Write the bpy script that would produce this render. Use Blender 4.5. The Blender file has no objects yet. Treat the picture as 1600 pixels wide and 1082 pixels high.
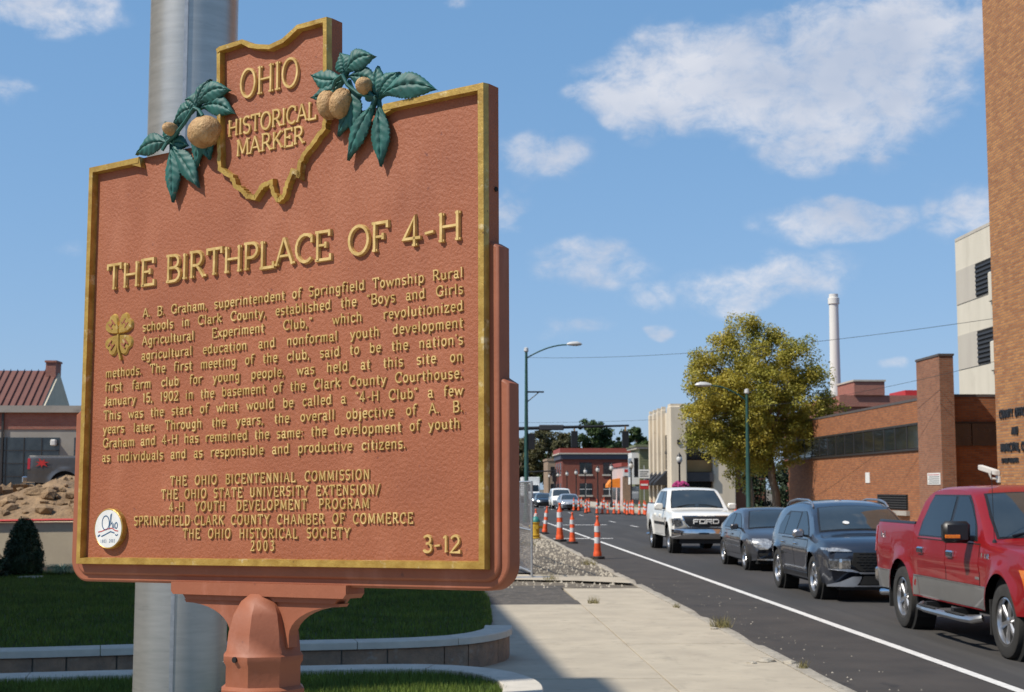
import bpy, bmesh, math, random
import numpy as np
from mathutils import Vector, Matrix
from mathutils import noise as mnoise

random.seed(7)
RNG = np.random.default_rng(11)
R = math.radians
SC = bpy.context.scene
COL = SC.collection

# ------------------------------------------------------------------ camera
CAM_H = 1.9
cam_d = bpy.data.cameras.new('camera')
cam = bpy.data.objects.new('camera', cam_d)
COL.objects.link(cam)
cam_d.lens = 50.4
cam_d.sensor_width = 36.0
cam_d.sensor_fit = 'HORIZONTAL'
cam_d.clip_start = 0.1
cam_d.clip_end = 6000
right = Vector((0.99911068, -0.04216457, 0.0))
fwd = Vector((0.04195716, 0.99419613, 0.09906388))
upv = right.cross(fwd)
m = Matrix((right, upv, -fwd)).transposed().to_4x4()
m.translation = (0, 0, CAM_H)
cam.matrix_world = m
cam_d.dof.use_dof = True
cam_d.dof.focus_distance = 3.1
cam_d.dof.aperture_fstop = 18.0
SC.camera = cam

# ------------------------------------------------------------------ light
SUN_EL = R(50)
SUN_TH = R(68)             # measured from behind the camera towards the left
sun_dir = Vector((-math.sin(SUN_TH) * math.cos(SUN_EL), -math.cos(SUN_TH) * math.cos(SUN_EL), math.sin(SUN_EL)))
sun_d = bpy.data.lights.new('sun', 'SUN')
sun_d.energy = 5.0
sun_d.angle = R(0.53)
sun_d.color = (1.0, 0.93, 0.82)
sun = bpy.data.objects.new('sun', sun_d)
sun.rotation_euler = (-sun_dir).to_track_quat('-Z', 'Y').to_euler()
sun.location = (-20, -5, 30)
COL.objects.link(sun)

SC.render.engine = 'CYCLES'
SC.cycles.use_denoising = True
SC.cycles.max_bounces = 5
SC.cycles.diffuse_bounces = 3
SC.cycles.glossy_bounces = 3
SC.cycles.caustics_reflective = False
SC.cycles.caustics_refractive = False
SC.view_settings.view_transform = 'Standard'
SC.view_settings.look = 'None'
SC.view_settings.gamma = 1.0
SC.view_settings.use_curve_mapping = False
SC.view_settings.exposure = 0.12

# ------------------------------------------------------------------ sky
world = bpy.data.worlds.new('World')
SC.world = world
world.use_nodes = True
wt = world.node_tree
wt.nodes.clear()


class NT:
    """small helper for wiring nodes"""
    def __init__(s, tree):
        s.t = tree

    def n(s, typ, **kw):
        nd = s.t.nodes.new(typ)
        for k, v in kw.items():
            setattr(nd, k, v)
        return nd

    def link(s, a, b):
        s.t.links.new(a, b)

    def val(s, sock, v):
        if hasattr(v, 'is_output') or isinstance(v, bpy.types.NodeSocket):
            s.t.links.new(v, sock)
        else:
            sock.default_value = v

    def math(s, op, a, b=0.0, c=None, clamp=False):
        nd = s.n('ShaderNodeMath', operation=op)
        nd.use_clamp = clamp
        s.val(nd.inputs[0], a)
        s.val(nd.inputs[1], b)
        if c is not None:
            s.val(nd.inputs[2], c)
        return nd.outputs[0]

    def noise(s, vec, scale, detail=4, rough=0.55, dist=0.0, out='Fac'):
        nd = s.n('ShaderNodeTexNoise')
        s.val(nd.inputs['Scale'], scale)
        nd.inputs['Detail'].default_value = detail
        nd.inputs['Roughness'].default_value = rough
        nd.inputs['Distortion'].default_value = dist
        if vec is not None:
            s.link(vec, nd.inputs['Vector'])
        return nd.outputs[out]

    def ramp(s, fac, stops):
        nd = s.n('ShaderNodeValToRGB')
        cr = nd.color_ramp
        while len(cr.elements) < len(stops):
            cr.elements.new(0.5)
        for e, (p, c) in zip(cr.elements, stops):
            e.position = p
            e.color = (c[0], c[1], c[2], 1) if not isinstance(c, (int, float)) else (c, c, c, 1)
        s.link(fac, nd.inputs[0])
        return nd.outputs[0]

    def mix(s, fac, a, b, mode='MIX'):
        nd = s.n('ShaderNodeMix', data_type='RGBA', blend_type=mode)
        s.val(nd.inputs['Factor'], fac)
        for sock, v in ((nd.inputs['A'], a), (nd.inputs['B'], b)):
            if isinstance(v, (tuple, list)):
                v = (v[0], v[1], v[2], 1)
            # the RGBA sockets are the last ones with that name
        ia = [i for i in nd.inputs if i.name == 'A' and i.type == 'RGBA'][0]
        ib = [i for i in nd.inputs if i.name == 'B' and i.type == 'RGBA'][0]
        for sock, v in ((ia, a), (ib, b)):
            if isinstance(v, (tuple, list)):
                v = (v[0], v[1], v[2], 1)
            s.val(sock, v)
        return [o for o in nd.outputs if o.type == 'RGBA'][0]


w = NT(wt)
sky = w.n('ShaderNodeTexSky', sky_type='NISHITA')
sky.sun_disc = False
sky.sun_elevation = SUN_EL
sky.sun_rotation = math.atan2(sun_dir.x, sun_dir.y)
sky.altitude = 300
sky.air_density = 1.0
sky.dust_density = 0.7
sky.ozone_density = 1.6
tc = w.n('ShaderNodeTexCoord')
sep = w.n('ShaderNodeSeparateXYZ')
w.link(tc.outputs['Generated'], sep.inputs[0])
az = w.math('ARCTAN2', sep.outputs[0], sep.outputs[1])
el = w.math('ARCSINE', sep.outputs[2])
comb = w.n('ShaderNodeCombineXYZ')
w.link(az, comb.inputs[0]); w.link(w.math('MULTIPLY', el, 1.5), comb.inputs[1])
cv = comb.outputs[0]
wn_ = w.n('ShaderNodeSeparateColor')
w.link(w.noise(cv, 10.0, 3, 0.6, out='Color'), wn_.inputs[0])
n_w1, n_w2, shade_n = wn_.outputs[0], wn_.outputs[1], wn_.outputs[2]
n_f = w.noise(cv, 36.0, 6, 0.66, 0.25)
az2 = w.math('ADD', az, w.math('MULTIPLY', w.math('SUBTRACT', n_w1, 0.5), 0.10))
el2 = w.math('ADD', el, w.math('MULTIPLY', w.math('SUBTRACT', n_w2, 0.5), 0.06))
CLOUDS = [(0.2008, 0.2816, 0.0938, 0.0335, 1), (0.2799, 0.2774, 0.0893, 0.0469, 1), (0.3234, 0.3013, 0.067, 0.0268, 1),
          (0.1174, 0.2691, 0.0379, 0.017, 1), (0.2355, 0.2394, 0.0335, 0.0214, 0.9), (0.0626, 0.2284, 0.0357, 0.0134, 0.7),
          (0.0422, 0.1954, 0.0143, 0.0125, 0.6), (0.269, 0.1788, 0.0491, 0.017, 0.85), (0.1008, 0.1609, 0.0469, 0.0161, 0.65),
          (0.1387, 0.1383, 0.0223, 0.0098, 0.5), (0.2162, 0.1421, 0.058, 0.0161, 0.6), (0.1407, 0.1099, 0.0152, 0.0063, 0.6),
          (0.0804, 0.1148, 0.0201, 0.0071, 0.35), (0.3532, 0.182, 0.0312, 0.0201, 0.6), (-0.2814, 0.3139, 0.0491, 0.0107, 0.7),
          (-0.3023, 0.265, 0.0134, 0.0098, 0.4), (0.0018, 0.3309, 0.0134, 0.0063, 0.4), (0.3026, 0.0804, 0.0116, 0.0045, 0.5),
          (-0.2581, 0.1652, 0.0116, 0.0058, 0.3), (0.1562, 0.3025, 0.0402, 0.0201, 0.6)]
acc = None
for (a0, e0, sa, se, st) in CLOUDS:
    dx = w.math('DIVIDE', w.math('SUBTRACT', az2, a0), sa * 1.3)
    dy = w.math('DIVIDE', w.math('SUBTRACT', el2, e0), se * 1.35)
    d = w.math('ADD', w.math('MULTIPLY', dx, dx), w.math('MULTIPLY', dy, dy))
    g = w.math('MULTIPLY', w.math('SUBTRACT', 1.0, d, clamp=True), st)
    acc = g if acc is None else w.math('MAXIMUM', acc, g)
# the same scattered fair-weather clouds everywhere else
far_n = w.noise(cv, 5.0, 2, 0.55)
outside = w.math('SUBTRACT', w.math('ABSOLUTE', w.math('SUBTRACT', az, 0.042)), 0.40, clamp=True)
outside = w.math('MULTIPLY', outside, 8.0, clamp=True)
high = w.math('MULTIPLY', w.math('SUBTRACT', el, 0.36, clamp=True), 8.0, clamp=True)
outside = w.math('MAXIMUM', outside, high)
gen = w.math('MULTIPLY', w.math('MULTIPLY', w.math('SUBTRACT', far_n, 0.57, clamp=True), 5.0, clamp=True), outside)
acc = w.math('MAXIMUM', acc, gen)
dens = w.math('ADD', w.math('MULTIPLY', acc, 1.45), w.math('MULTIPLY', w.math('SUBTRACT', n_f, 0.5), 2.9))
dens = w.math('MULTIPLY', dens, w.math('MULTIPLY', acc, 2.6, clamp=True))
cmask = w.ramp(w.math('MULTIPLY', dens, 0.72), [(0.0, 0.0), (0.16, 0.07), (0.42, 0.30), (0.75, 0.66), (1.0, 0.84)])
ccol = w.mix(w.ramp(shade_n, [(0.35, 0.0), (0.62, 1.0)]), (5.0, 5.5, 6.6), (7.3, 7.35, 7.8))
sp_ = w.n('ShaderNodeSeparateColor')
w.link(sky.outputs[0], sp_.inputs[0])
cb_ = w.n('ShaderNodeCombineColor')
for i_, (k_, g_) in enumerate(((1.27, 0.62), (2.21, 0.45), (3.36, 0.40))):
    w.link(w.math('MULTIPLY', w.math('POWER', sp_.outputs[i_], g_), k_), cb_.inputs[i_])
skyc = cb_.outputs[0]
final = w.mix(cmask, skyc, ccol)
bg = w.n('ShaderNodeBackground')
bg.inputs['Strength'].default_value = 0.10
w.link(final, bg.inputs['Color'])
wo = w.n('ShaderNodeOutputWorld')
w.link(bg.outputs[0], wo.inputs['Surface'])


world.cycles.sampling_method = 'MANUAL'
world.cycles.sample_map_resolution = 256

# ------------------------------------------------------------------ materials
MATS = {}


def pm(name, col, col2=None, scale=6.0, rough=0.7, metal=0.0, bump=0.0, bscale=None, coat=0.0, stretch=(1, 1, 1),
       detail=5, lo=0.35, hi=0.7, rvar=0.0, island=0.0, spec=0.5, dirt=None, bdist=0.01, dirt2=None, trans=0.0):
    """procedural principled material: two-tone noise colour, optional bump, coat, per-island variation"""
    mt = bpy.data.materials.new(name)
    mt.use_nodes = True
    t = NT(mt.node_tree)
    p = mt.node_tree.nodes['Principled BSDF']
    co = t.n('ShaderNodeTexCoord')
    mp = t.n('ShaderNodeMapping')
    mp.inputs['Scale'].default_value = stretch
    t.link(co.outputs['Object'], mp.inputs[0])
    v = mp.outputs[0]
    if col2 is None:
        col2 = tuple(c * 0.85 for c in col)
    nz = t.noise(v, scale, detail, 0.6)
    c = t.ramp(nz, [(lo, col2), (hi, col)])
    if dirt:
        dcol, dscale, dlo, dhi = dirt
        dn = t.noise(v, dscale, 6, 0.65)
        c = t.mix(t.ramp(dn, [(dlo, 0.0), (dhi, 1.0)]), c, dcol)
    if dirt2:
        dcol, dscale, dlo, dhi, dst = dirt2
        mp2 = t.n('ShaderNodeMapping')
        mp2.inputs['Scale'].default_value = dst
        t.link(co.outputs['Object'], mp2.inputs[0])
        c = t.mix(t.ramp(t.noise(mp2.outputs[0], dscale, 5, 0.62), [(dlo, 0.0), (dhi, 1.0)]), c, dcol)
    if island > 0:
        ge = t.n('ShaderNodeNewGeometry')
        hsv = t.n('ShaderNodeHueSaturation')
        r1 = ge.outputs['Random Per Island']
        t.link(t.math('ADD', t.math('MULTIPLY', r1, island), 1.0 - island * 0.5), hsv.inputs['Value'])
        t.link(c, hsv.inputs['Color'])
        c = hsv.outputs[0]
    t.link(c, p.inputs['Base Color'])
    p.inputs['Roughness'].default_value = rough
    p.inputs['Metallic'].default_value = metal
    p.inputs['Specular IOR Level'].default_value = spec
    if rvar:
        t.link(t.math('ADD', t.math('MULTIPLY', t.noise(v, scale * 2.3, 4), rvar), rough - rvar * 0.5), p.inputs['Roughness'])
    if coat:
        p.inputs['Coat Weight'].default_value = coat
        p.inputs['Coat Roughness'].default_value = 0.04
    if bump:
        b = t.n('ShaderNodeBump')
        b.inputs['Strength'].default_value = bump
        b.inputs['Distance'].default_value = bdist
        t.link(t.noise(v, bscale or scale * 4, 6, 0.6), b.inputs['Height'])
        t.link(b.outputs[0], p.inputs['Normal'])
    if trans:
        tb_ = t.n('ShaderNodeBsdfTranslucent')
        t.link(c, tb_.inputs['Color'])
        mx = t.n('ShaderNodeMixShader')
        mx.inputs[0].default_value = trans
        t.link(p.outputs[0], mx.inputs[1])
        t.link(tb_.outputs[0], mx.inputs[2])
        t.link(mx.outputs[0], mt.node_tree.nodes['Material Output'].inputs['Surface'])
    MATS[name] = mt
    return mt


def brickmat(name, c1, c2, mortar, bw=0.22, bh=0.075, rough=0.85):
    mt = bpy.data.materials.new(name)
    mt.use_nodes = True
    t = NT(mt.node_tree)
    p = mt.node_tree.nodes['Principled BSDF']
    co = t.n('ShaderNodeTexCoord')
    sp = t.n('ShaderNodeSeparateXYZ')
    t.link(co.outputs['Object'], sp.inputs[0])
    cb = t.n('ShaderNodeCombineXYZ')
    t.link(t.math('ADD', sp.outputs[0], sp.outputs[1]), cb.inputs[0])
    t.link(sp.outputs[2], cb.inputs[1])
    br = t.n('ShaderNodeTexBrick')
    t.link(cb.outputs[0], br.inputs['Vector'])
    br.inputs['Scale'].default_value = 1.0
    br.inputs['Brick Width'].default_value = bw
    br.inputs['Row Height'].default_value = bh
    br.inputs['Mortar Size'].default_value = 0.012
    br.inputs['Bias'].default_value = -0.1
    br.inputs['Color1'].default_value = (*c1, 1)
    br.inputs['Color2'].default_value = (*c2, 1)
    br.inputs['Mortar'].default_value = (*mortar, 1)
    big = t.noise(co.outputs['Object'], 1.3, 6, 0.65)
    fine = t.noise(cb.outputs[0], 9.0, 3, 0.6)
    c = t.mix(0.55, br.outputs['Color'], t.ramp(big, [(0.3, 0.72), (0.7, 1.0)]), 'MULTIPLY')
    c = t.mix(0.35, c, t.ramp(fine, [(0.3, 0.6), (0.72, 1.0)]), 'MULTIPLY')
    t.link(c, p.inputs['Base Color'])
    p.inputs['Roughness'].default_value = rough
    b = t.n('ShaderNodeBump')
    b.inputs['Strength'].default_value = 0.5
    b.inputs['Distance'].default_value = 0.01
    t.link(br.outputs['Fac'], b.inputs['Height'])
    b.invert = True
    t.link(b.outputs[0], p.inputs['Normal'])
    MATS[name] = mt
    return mt


# ------------------------------------------------------------------ mesh helpers
class MB:
    def __init__(s):
        s.v = []
        s.f = []

    def add(s, vs, fs):
        n = len(s.v)
        s.v += [tuple(p) for p in vs]
        s.f += [tuple(i + n for i in f) for f in fs]
        return s

    def box(s, x0, x1, y0, y1, z0, z1):
        vs = [(x0, y0, z0), (x1, y0, z0), (x1, y1, z0), (x0, y1, z0), (x0, y0, z1), (x1, y0, z1), (x1, y1, z1), (x0, y1, z1)]
        return s.add(vs, [(0, 3, 2, 1), (4, 5, 6, 7), (0, 1, 5, 4), (1, 2, 6, 5), (2, 3, 7, 6), (3, 0, 4, 7)])

    def cbox(s, x0, x1, y0, y1, z0, z1, c=0.01):
        """box with all edges chamfered"""
        xs, ys, zs = (x0, x1), (y0, y1), (z0, z1)
        bm = bmesh.new()
        bmesh.ops.create_cube(bm, size=1)
        for vv in bm.verts:
            vv.co = (xs[vv.co.x > 0], ys[vv.co.y > 0], zs[vv.co.z > 0])
        bmesh.ops.bevel(bm, geom=list(bm.edges), offset=c, segments=1, affect='EDGES')
        bm.verts.index_update()
        vs = [tuple(vv.co) for vv in bm.verts]
        fs = [tuple(q.index for q in f.verts) for f in bm.faces]
        bm.free()
        return s.add(vs, fs)

    def prism(s, poly, axis, a, b):
        def P(p, q):
            return {'x': (q, p[0], p[1]), 'y': (p[0], q, p[1]), 'z': (p[0], p[1], q)}[axis]
        n = len(poly)
        vs = [P(p, a) for p in poly] + [P(p, b) for p in poly]
        fs = [tuple(range(n))[::-1], tuple(range(n, 2 * n))]
        fs += [(i, (i + 1) % n, n + (i + 1) % n, n + i) for i in range(n)]
        return s.add(vs, fs)

    def tube(s, pts, r, n=8, cap=True):
        pts = [Vector(p) for p in pts]
        rs = r if isinstance(r, (list, tuple)) else [r] * len(pts)
        t0 = (pts[1] - pts[0]).normalized()
        ref = Vector((0, 0, 1)) if abs(t0.z) < 0.9 else Vector((1, 0, 0))
        nx = t0.cross(ref).normalized()
        vs, fs = [], []
        for i, p in enumerate(pts):
            if i == 0:
                t = t0
            elif i == len(pts) - 1:
                t = (pts[i] - pts[i - 1]).normalized()
            else:
                t = ((pts[i + 1] - pts[i]).normalized() + (pts[i] - pts[i - 1]).normalized()).normalized()
            nx = (nx - t * nx.dot(t)).normalized()
            ny = t.cross(nx)
            for k in range(n):
                a = 2 * math.pi * k / n
                vs.append(p + (nx * math.cos(a) + ny * math.sin(a)) * rs[i])
        for i in range(len(pts) - 1):
            for k in range(n):
                k2 = (k + 1) % n
                fs.append((i * n + k, i * n + k2, (i + 1) * n + k2, (i + 1) * n + k))
        if cap:
            fs.append(tuple(range(n))[::-1])
            fs.append(tuple(range((len(pts) - 1) * n, len(pts) * n)))
        return s.add(vs, fs)

    def lathe(s, prof, n=24, c=(0, 0, 0), axis='z', a0=0.0):
        vs, fs = [], []
        for (r, h) in prof:
            for k in range(n):
                a = 2 * math.pi * k / n + a0
                x, y = r * math.cos(a), r * math.sin(a)
                p = {'z': (x, y, h), 'y': (x, h, y), 'x': (h, x, y)}[axis]
                vs.append((p[0] + c[0], p[1] + c[1], p[2] + c[2]))
        for i in range(len(prof) - 1):
            for k in range(n):
                k2 = (k + 1) % n
                fs.append((i * n + k, i * n + k2, (i + 1) * n + k2, (i + 1) * n + k))
        if prof[0][0] > 1e-5:
            fs.append(tuple(range(n))[::-1])
        if prof[-1][0] > 1e-5:
            fs.append(tuple(range((len(prof) - 1) * n, len(prof) * n)))
        return s.add(vs, fs)

    def grid(s, rows):
        n = len(rows[0])
        vs = [p for r in rows for p in r]
        fs = [(i * n + k, i * n + k + 1, (i + 1) * n + k + 1, (i + 1) * n + k) for i in range(len(rows) - 1) for k in range(n - 1)]
        return s.add(vs, fs)

    def xf(s, fn):
        s.v = [tuple(fn(p)) for p in s.v]
        return s

    def mesh(s, name, mat, smooth=None):
        me = bpy.data.meshes.new(name)
        me.from_pydata(s.v, [], s.f)
        if mat is not None:
            me.materials.append(MATS[mat] if isinstance(mat, str) else mat)
        if smooth is not None:
            me.polygons.foreach_set('use_smooth', [True] * len(me.polygons))
            me.set_sharp_from_angle(angle=R(smooth))
        me.update()
        return me

    def build(s, name, mat, parent=None, smooth=None, kind=None, loc=None, fix=True):
        me = s.mesh(name, mat, smooth)
        if fix:
            bm = bmesh.new()
            bm.from_mesh(me)
            bmesh.ops.recalc_face_normals(bm, faces=bm.faces)
            bm.to_mesh(me)
            bm.free()
        return link(name, me, parent, kind, loc)


def link(name, me, parent=None, kind=None, loc=None):
    o = bpy.data.objects.new(name, me)
    COL.objects.link(o)
    if parent is not None:
        o.parent = parent
    if loc is not None:
        o.location = loc
    if kind:
        o['kind'] = kind
    return o


def tag(o, label, cat, group=None):
    o['label'] = label
    o['category'] = cat
    if group:
        o['group'] = group
    return o


def thing(name, label, cat, loc=(0, 0, 0), rz=0.0, group=None):
    o = link(name, None, None, None, loc)
    o.rotation_euler = (0, 0, rz)
    o.empty_display_size = 0.2
    return tag(o, label, cat, group)


def copy_tree(o, parent=None):
    c = o.copy()
    COL.objects.link(c)
    if parent is not None:
        c.parent = parent
    for ch in list(o.children):
        copy_tree(ch, c)
    return c


def quick(np_v, np_f, name, mat, parent=None, kind=None, smooth=False):
    """mesh from numpy arrays (all faces the same size)"""
    me = bpy.data.meshes.new(name)
    nv, nf, k = len(np_v), len(np_f), np_f.shape[1]
    me.vertices.add(nv)
    me.vertices.foreach_set('co', np_v.astype(np.float32).ravel())
    me.loops.add(nf * k)
    me.loops.foreach_set('vertex_index', np_f.astype(np.int32).ravel())
    me.polygons.add(nf)
    me.polygons.foreach_set('loop_start', np.arange(0, nf * k, k, dtype=np.int32))
    me.polygons.foreach_set('loop_total', np.full(nf, k, dtype=np.int32))
    if smooth:
        me.polygons.foreach_set('use_smooth', np.ones(nf, dtype=bool))
    me.materials.append(MATS[mat])
    me.update(calc_edges=True)
    me.validate()
    return link(name, me, parent, kind)


# palette --------------------------------------------------------------
pm('terracotta', (0.320, 0.098, 0.040), (0.255, 0.073, 0.029), 4, 0.62, bump=0.55, bscale=150, bdist=0.004, lo=0.3, hi=0.7, dirt=((0.16, 0.042, 0.024), 60, 0.655, 0.70), dirt2=((0.365, 0.130, 0.066), 6.0, 0.50, 0.85, (1.5, 1, .6)))
pm('terracotta_plain', (0.305, 0.098, 0.046), (0.235, 0.072, 0.034), 6, 0.6, dirt=((0.14, 0.045, 0.028), 26, 0.66, 0.74), dirt2=((0.40, 0.165, 0.11), 9, 0.55, 0.85, (1, 1, .35)), bump=0.25, bscale=70, bdist=0.003, lo=0.3, hi=0.7)
pm('gold', (0.55, 0.36, 0.085), (0.33, 0.19, 0.035), 24, 0.36, metal=0.35, bump=0.5, bscale=90, bdist=0.003, dirt=((0.74, 0.60, 0.34), 30, 0.58, 0.74), dirt2=((0.16, 0.085, 0.03), 80, 0.66, 0.72, (1, 1, 1)))  # pale patches are highlights painted into the colour, along with worn gold
pm('gold_letter', (0.76, 0.54, 0.22), (0.50, 0.32, 0.10), 40, 0.42, metal=0.25, bump=0.3, bscale=150, bdist=0.001)
pm('leaf_paint', (0.018, 0.125, 0.108), (0.009, 0.066, 0.058), 22, 0.6, bump=0.4, bscale=80, bdist=0.002, dirt=((0.16, 0.13, 0.10), 70, 0.64, 0.74))
pm('nut_paint', (0.56, 0.36, 0.17), (0.36, 0.20, 0.08), 45, 0.65, bump=1.0, bscale=150, bdist=0.006)
pm('hole', (0.01, 0.008, 0.008), (0.006, 0.005, 0.005), 5, 0.9)
pm('seal_white', (0.72, 0.72, 0.70), (0.60, 0.60, 0.58), 40, 0.4)
pm('seal_blue', (0.03, 0.10, 0.20), None, 40, 0.5)
pm('seal_red', (0.42, 0.06, 0.06), None, 40, 0.5)
pm('concrete', (0.45, 0.39, 0.295), (0.365, 0.315, 0.24), 1.6, 0.88, dirt2=((0.27, 0.235, 0.18), 2.4, 0.60, 0.78, (1, .5, 1)), bump=0.35, bscale=60, bdist=0.004, dirt=((0.30, 0.26, 0.20), 5.0, 0.56, 0.75))
pm('kerb_concrete', (0.44, 0.395, 0.32), (0.30, 0.265, 0.21), 4, 0.9, bump=0.9, bscale=18, bdist=0.02, dirt=((0.16, 0.14, 0.11), 7, 0.58, 0.72))
pm('asphalt', (0.047, 0.043, 0.040), (0.033, 0.030, 0.028), 0.9, 0.88, stretch=(1, .12, 1), dirt2=((0.070, 0.064, 0.058), 1.6, 0.52, 0.80, (1.1, .05, 1)), bump=0.5, bscale=160, bdist=0.006, dirt=((0.085, 0.078, 0.07), 60, 0.69, 0.75))
pm('asphalt_old', (0.056, 0.047, 0.040), (0.036, 0.031, 0.027), 1.3, 0.92, dirt2=((0.022, 0.020, 0.019), 1.8, 0.60, 0.70, (1, .5, 1)), bump=0.5, bscale=120, bdist=0.006, dirt=((0.14, 0.125, 0.105), 90, 0.68, 0.74))
pm('asphalt_patch', (0.115, 0.10, 0.085), (0.065, 0.058, 0.05), 3, 0.95, bump=0.9, bscale=60, bdist=0.02, dirt=((0.26, 0.22, 0.17), 9, 0.58, 0.7))
pm('gravel', (0.20, 0.165, 0.12), (0.095, 0.08, 0.06), 2.2, 0.95, bump=1.0, bscale=30, bdist=0.03, dirt=((0.30, 0.26, 0.20), 22, 0.60, 0.70))
pm('road_paint', (0.74, 0.72, 0.68), (0.55, 0.53, 0.5), 9, 0.7, dirt=((0.25, 0.24, 0.23), 30, 0.66, 0.74))
pm('ground_soil', (0.14, 0.115, 0.08), (0.09, 0.075, 0.05), 0.4, 0.95)
pm('lawn_soil', (0.018, 0.030, 0.008), (0.012, 0.020, 0.006), 3, 0.95)
pm('grass_blade', (0.15, 0.205, 0.022), (0.065, 0.112, 0.012), 1.6, 0.7, island=0.9)
pm('weed', (0.27, 0.215, 0.095), (0.15, 0.14, 0.045), 8, 0.8, island=0.8)
pm('cap_stone', (0.57, 0.52, 0.44), (0.47, 0.43, 0.365), 6, 0.85, bump=0.3, bscale=70, bdist=0.003)
pm('wall_stone', (0.31, 0.195, 0.125), (0.20, 0.135, 0.095), 7, 0.88, bump=0.9, bscale=18, bdist=0.02, island=0.5, dirt=((0.33, 0.29, 0.25), 5, 0.6, 0.75))
pm('mortar', (0.20, 0.18, 0.15), None, 9, 0.95)
pm('mulch', (0.085, 0.045, 0.028), (0.045, 0.025, 0.017), 14, 0.95, bump=1.0, bscale=40, bdist=0.03)
pm('dirt', (0.34, 0.225, 0.125), (0.17, 0.108, 0.058), 2.0, 0.95, bump=1.0, bscale=9, bdist=0.08, island=0.3)
pm('steel_pole', (0.52, 0.505, 0.47), (0.43, 0.42, 0.39), 3.0, 0.36, metal=0.6, stretch=(1.2, 1.2, 9), dirt=((0.30, 0.295, 0.28), 2.2, 0.60, 0.80), rvar=0.12, bump=0.05, bscale=30)
pm('galvanised', (0.50, 0.51, 0.52), (0.36, 0.37, 0.385), 20, 0.45, metal=0.6)
pm('pole_green', (0.022, 0.085, 0.07), (0.014, 0.06, 0.05), 5, 0.5)
pm('black_metal', (0.016, 0.016, 0.018), (0.010, 0.010, 0.011), 5, 0.5)
pm('lamp_head', (0.55, 0.55, 0.54), None, 6, 0.4)
pm('lamp_glass', (0.62, 0.60, 0.55), None, 6, 0.2)
pm('wire', (0.02, 0.02, 0.022), None, 3, 0.7)
pm('cone_orange', (0.78, 0.105, 0.02), (0.62, 0.075, 0.015), 12, 0.5, dirt=((0.30, 0.07, 0.03), 9, 0.62, 0.8))
pm('cone_white', (0.68, 0.69, 0.70), (0.50, 0.50, 0.50), 10, 0.35)
pm('rubber', (0.014, 0.014, 0.014), (0.022, 0.021, 0.02), 12, 0.85)
pm('hydrant_yellow', (0.62, 0.40, 0.035), (0.45, 0.27, 0.02), 14, 0.5)
pm('hydrant_teal', (0.02, 0.20, 0.18), None, 10, 0.5)
pm('white_paint', (0.74, 0.74, 0.72), (0.62, 0.62, 0.60), 4, 0.5)

# ================================================================== ground, road, pavement
def sheet(name, poly, z, mat, kind='structure', parent=None):
    mb = MB().add([(x, y, z) for x, y in poly], [tuple(range(len(poly)))])
    return mb.build(name, mat, parent, kind=kind)


sheet('ground', [(-3000, -3000), (3000, -3000), (3000, 3000), (-3000, 3000)], -0.06, 'ground_soil')
KX = 3.66            # kerb line
sheet('road', [(KX - .02, -60), (14.5, -60), (14.5, 520), (KX - .02, 520)], 0.0, 'asphalt')
sheet('road_shoulder', [(KX - .01, -60), (5.29, -60), (5.29, 84), (KX - .01, 84)], 0.004, 'asphalt_old')
sheet('cross_street', [(-70, 86), (90, 86), (90, 97), (-70, 97)], 0.004, 'asphalt')
marks = bpy.data.objects.new('road_markings', None)
COL.objects.link(marks)
marks['kind'] = 'structure'


def mark(x0, x1, y0, y1, z=0.008):
    nseg = max(1, int((y1 - y0) / 3))
    rr = random.Random(int(y0 * 7 + x0))
    Lp, Rp = [], []
    for i in range(nseg + 1):
        y = y0 + (y1 - y0) * i / nseg
        Lp.append((x0 + rr.uniform(-.008, .008), y, z)); Rp.append((x1 + rr.uniform(-.008, .008), y, z))
    MB().grid([[a, b] for a, b in zip(Lp, Rp)]).build('painted_line', 'road_paint', marks)


mark(5.29, 5.42, -20, 84)
for k in range(14):
    y0 = 61.5 + k * 10
    if not 84 < y0 < 97:
        mark(9.24, 9.36, y0, y0 + 3)
mark(5.5, 8.2, 75.5, 76.1)
mark(3.9, 6.2, 54.9, 55.35)
mark(9.24, 9.36, 6, 9); mark(9.24, 9.36, -4, -1)

# pavement on the marker's side: every slab is a piece of its own
side_walk = sheet('sidewalk', [(-14, -12), (3.48, -12), (3.48, 27.2), (-14, 27.2)], 0.055, 'asphalt_patch')
rs = random.Random(21)
ys = [-12.1, -9.1, -6.1, -3.1, -.1, 2.0, 5.0, 8.0, 10.9, 13.85, 16.9, 19.8, 22.65, 26.3]
cols = [(-7.0, -4.0), (-4.0, -1.0), (-1.0, 2.04), (2.04, 3.455)]
for j in range(len(ys) - 1):
    for i, (xa, xb) in enumerate(cols):
        if j >= 12 and i < 3:
            continue
        dz = rs.uniform(-.003, .003)
        g = .008
        mb = MB().cbox(xa + g, xb - g, ys[j] + g, ys[j + 1] - g, .02, .10 + dz, .004)
        mb.build('slab', 'concrete', side_walk)
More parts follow.
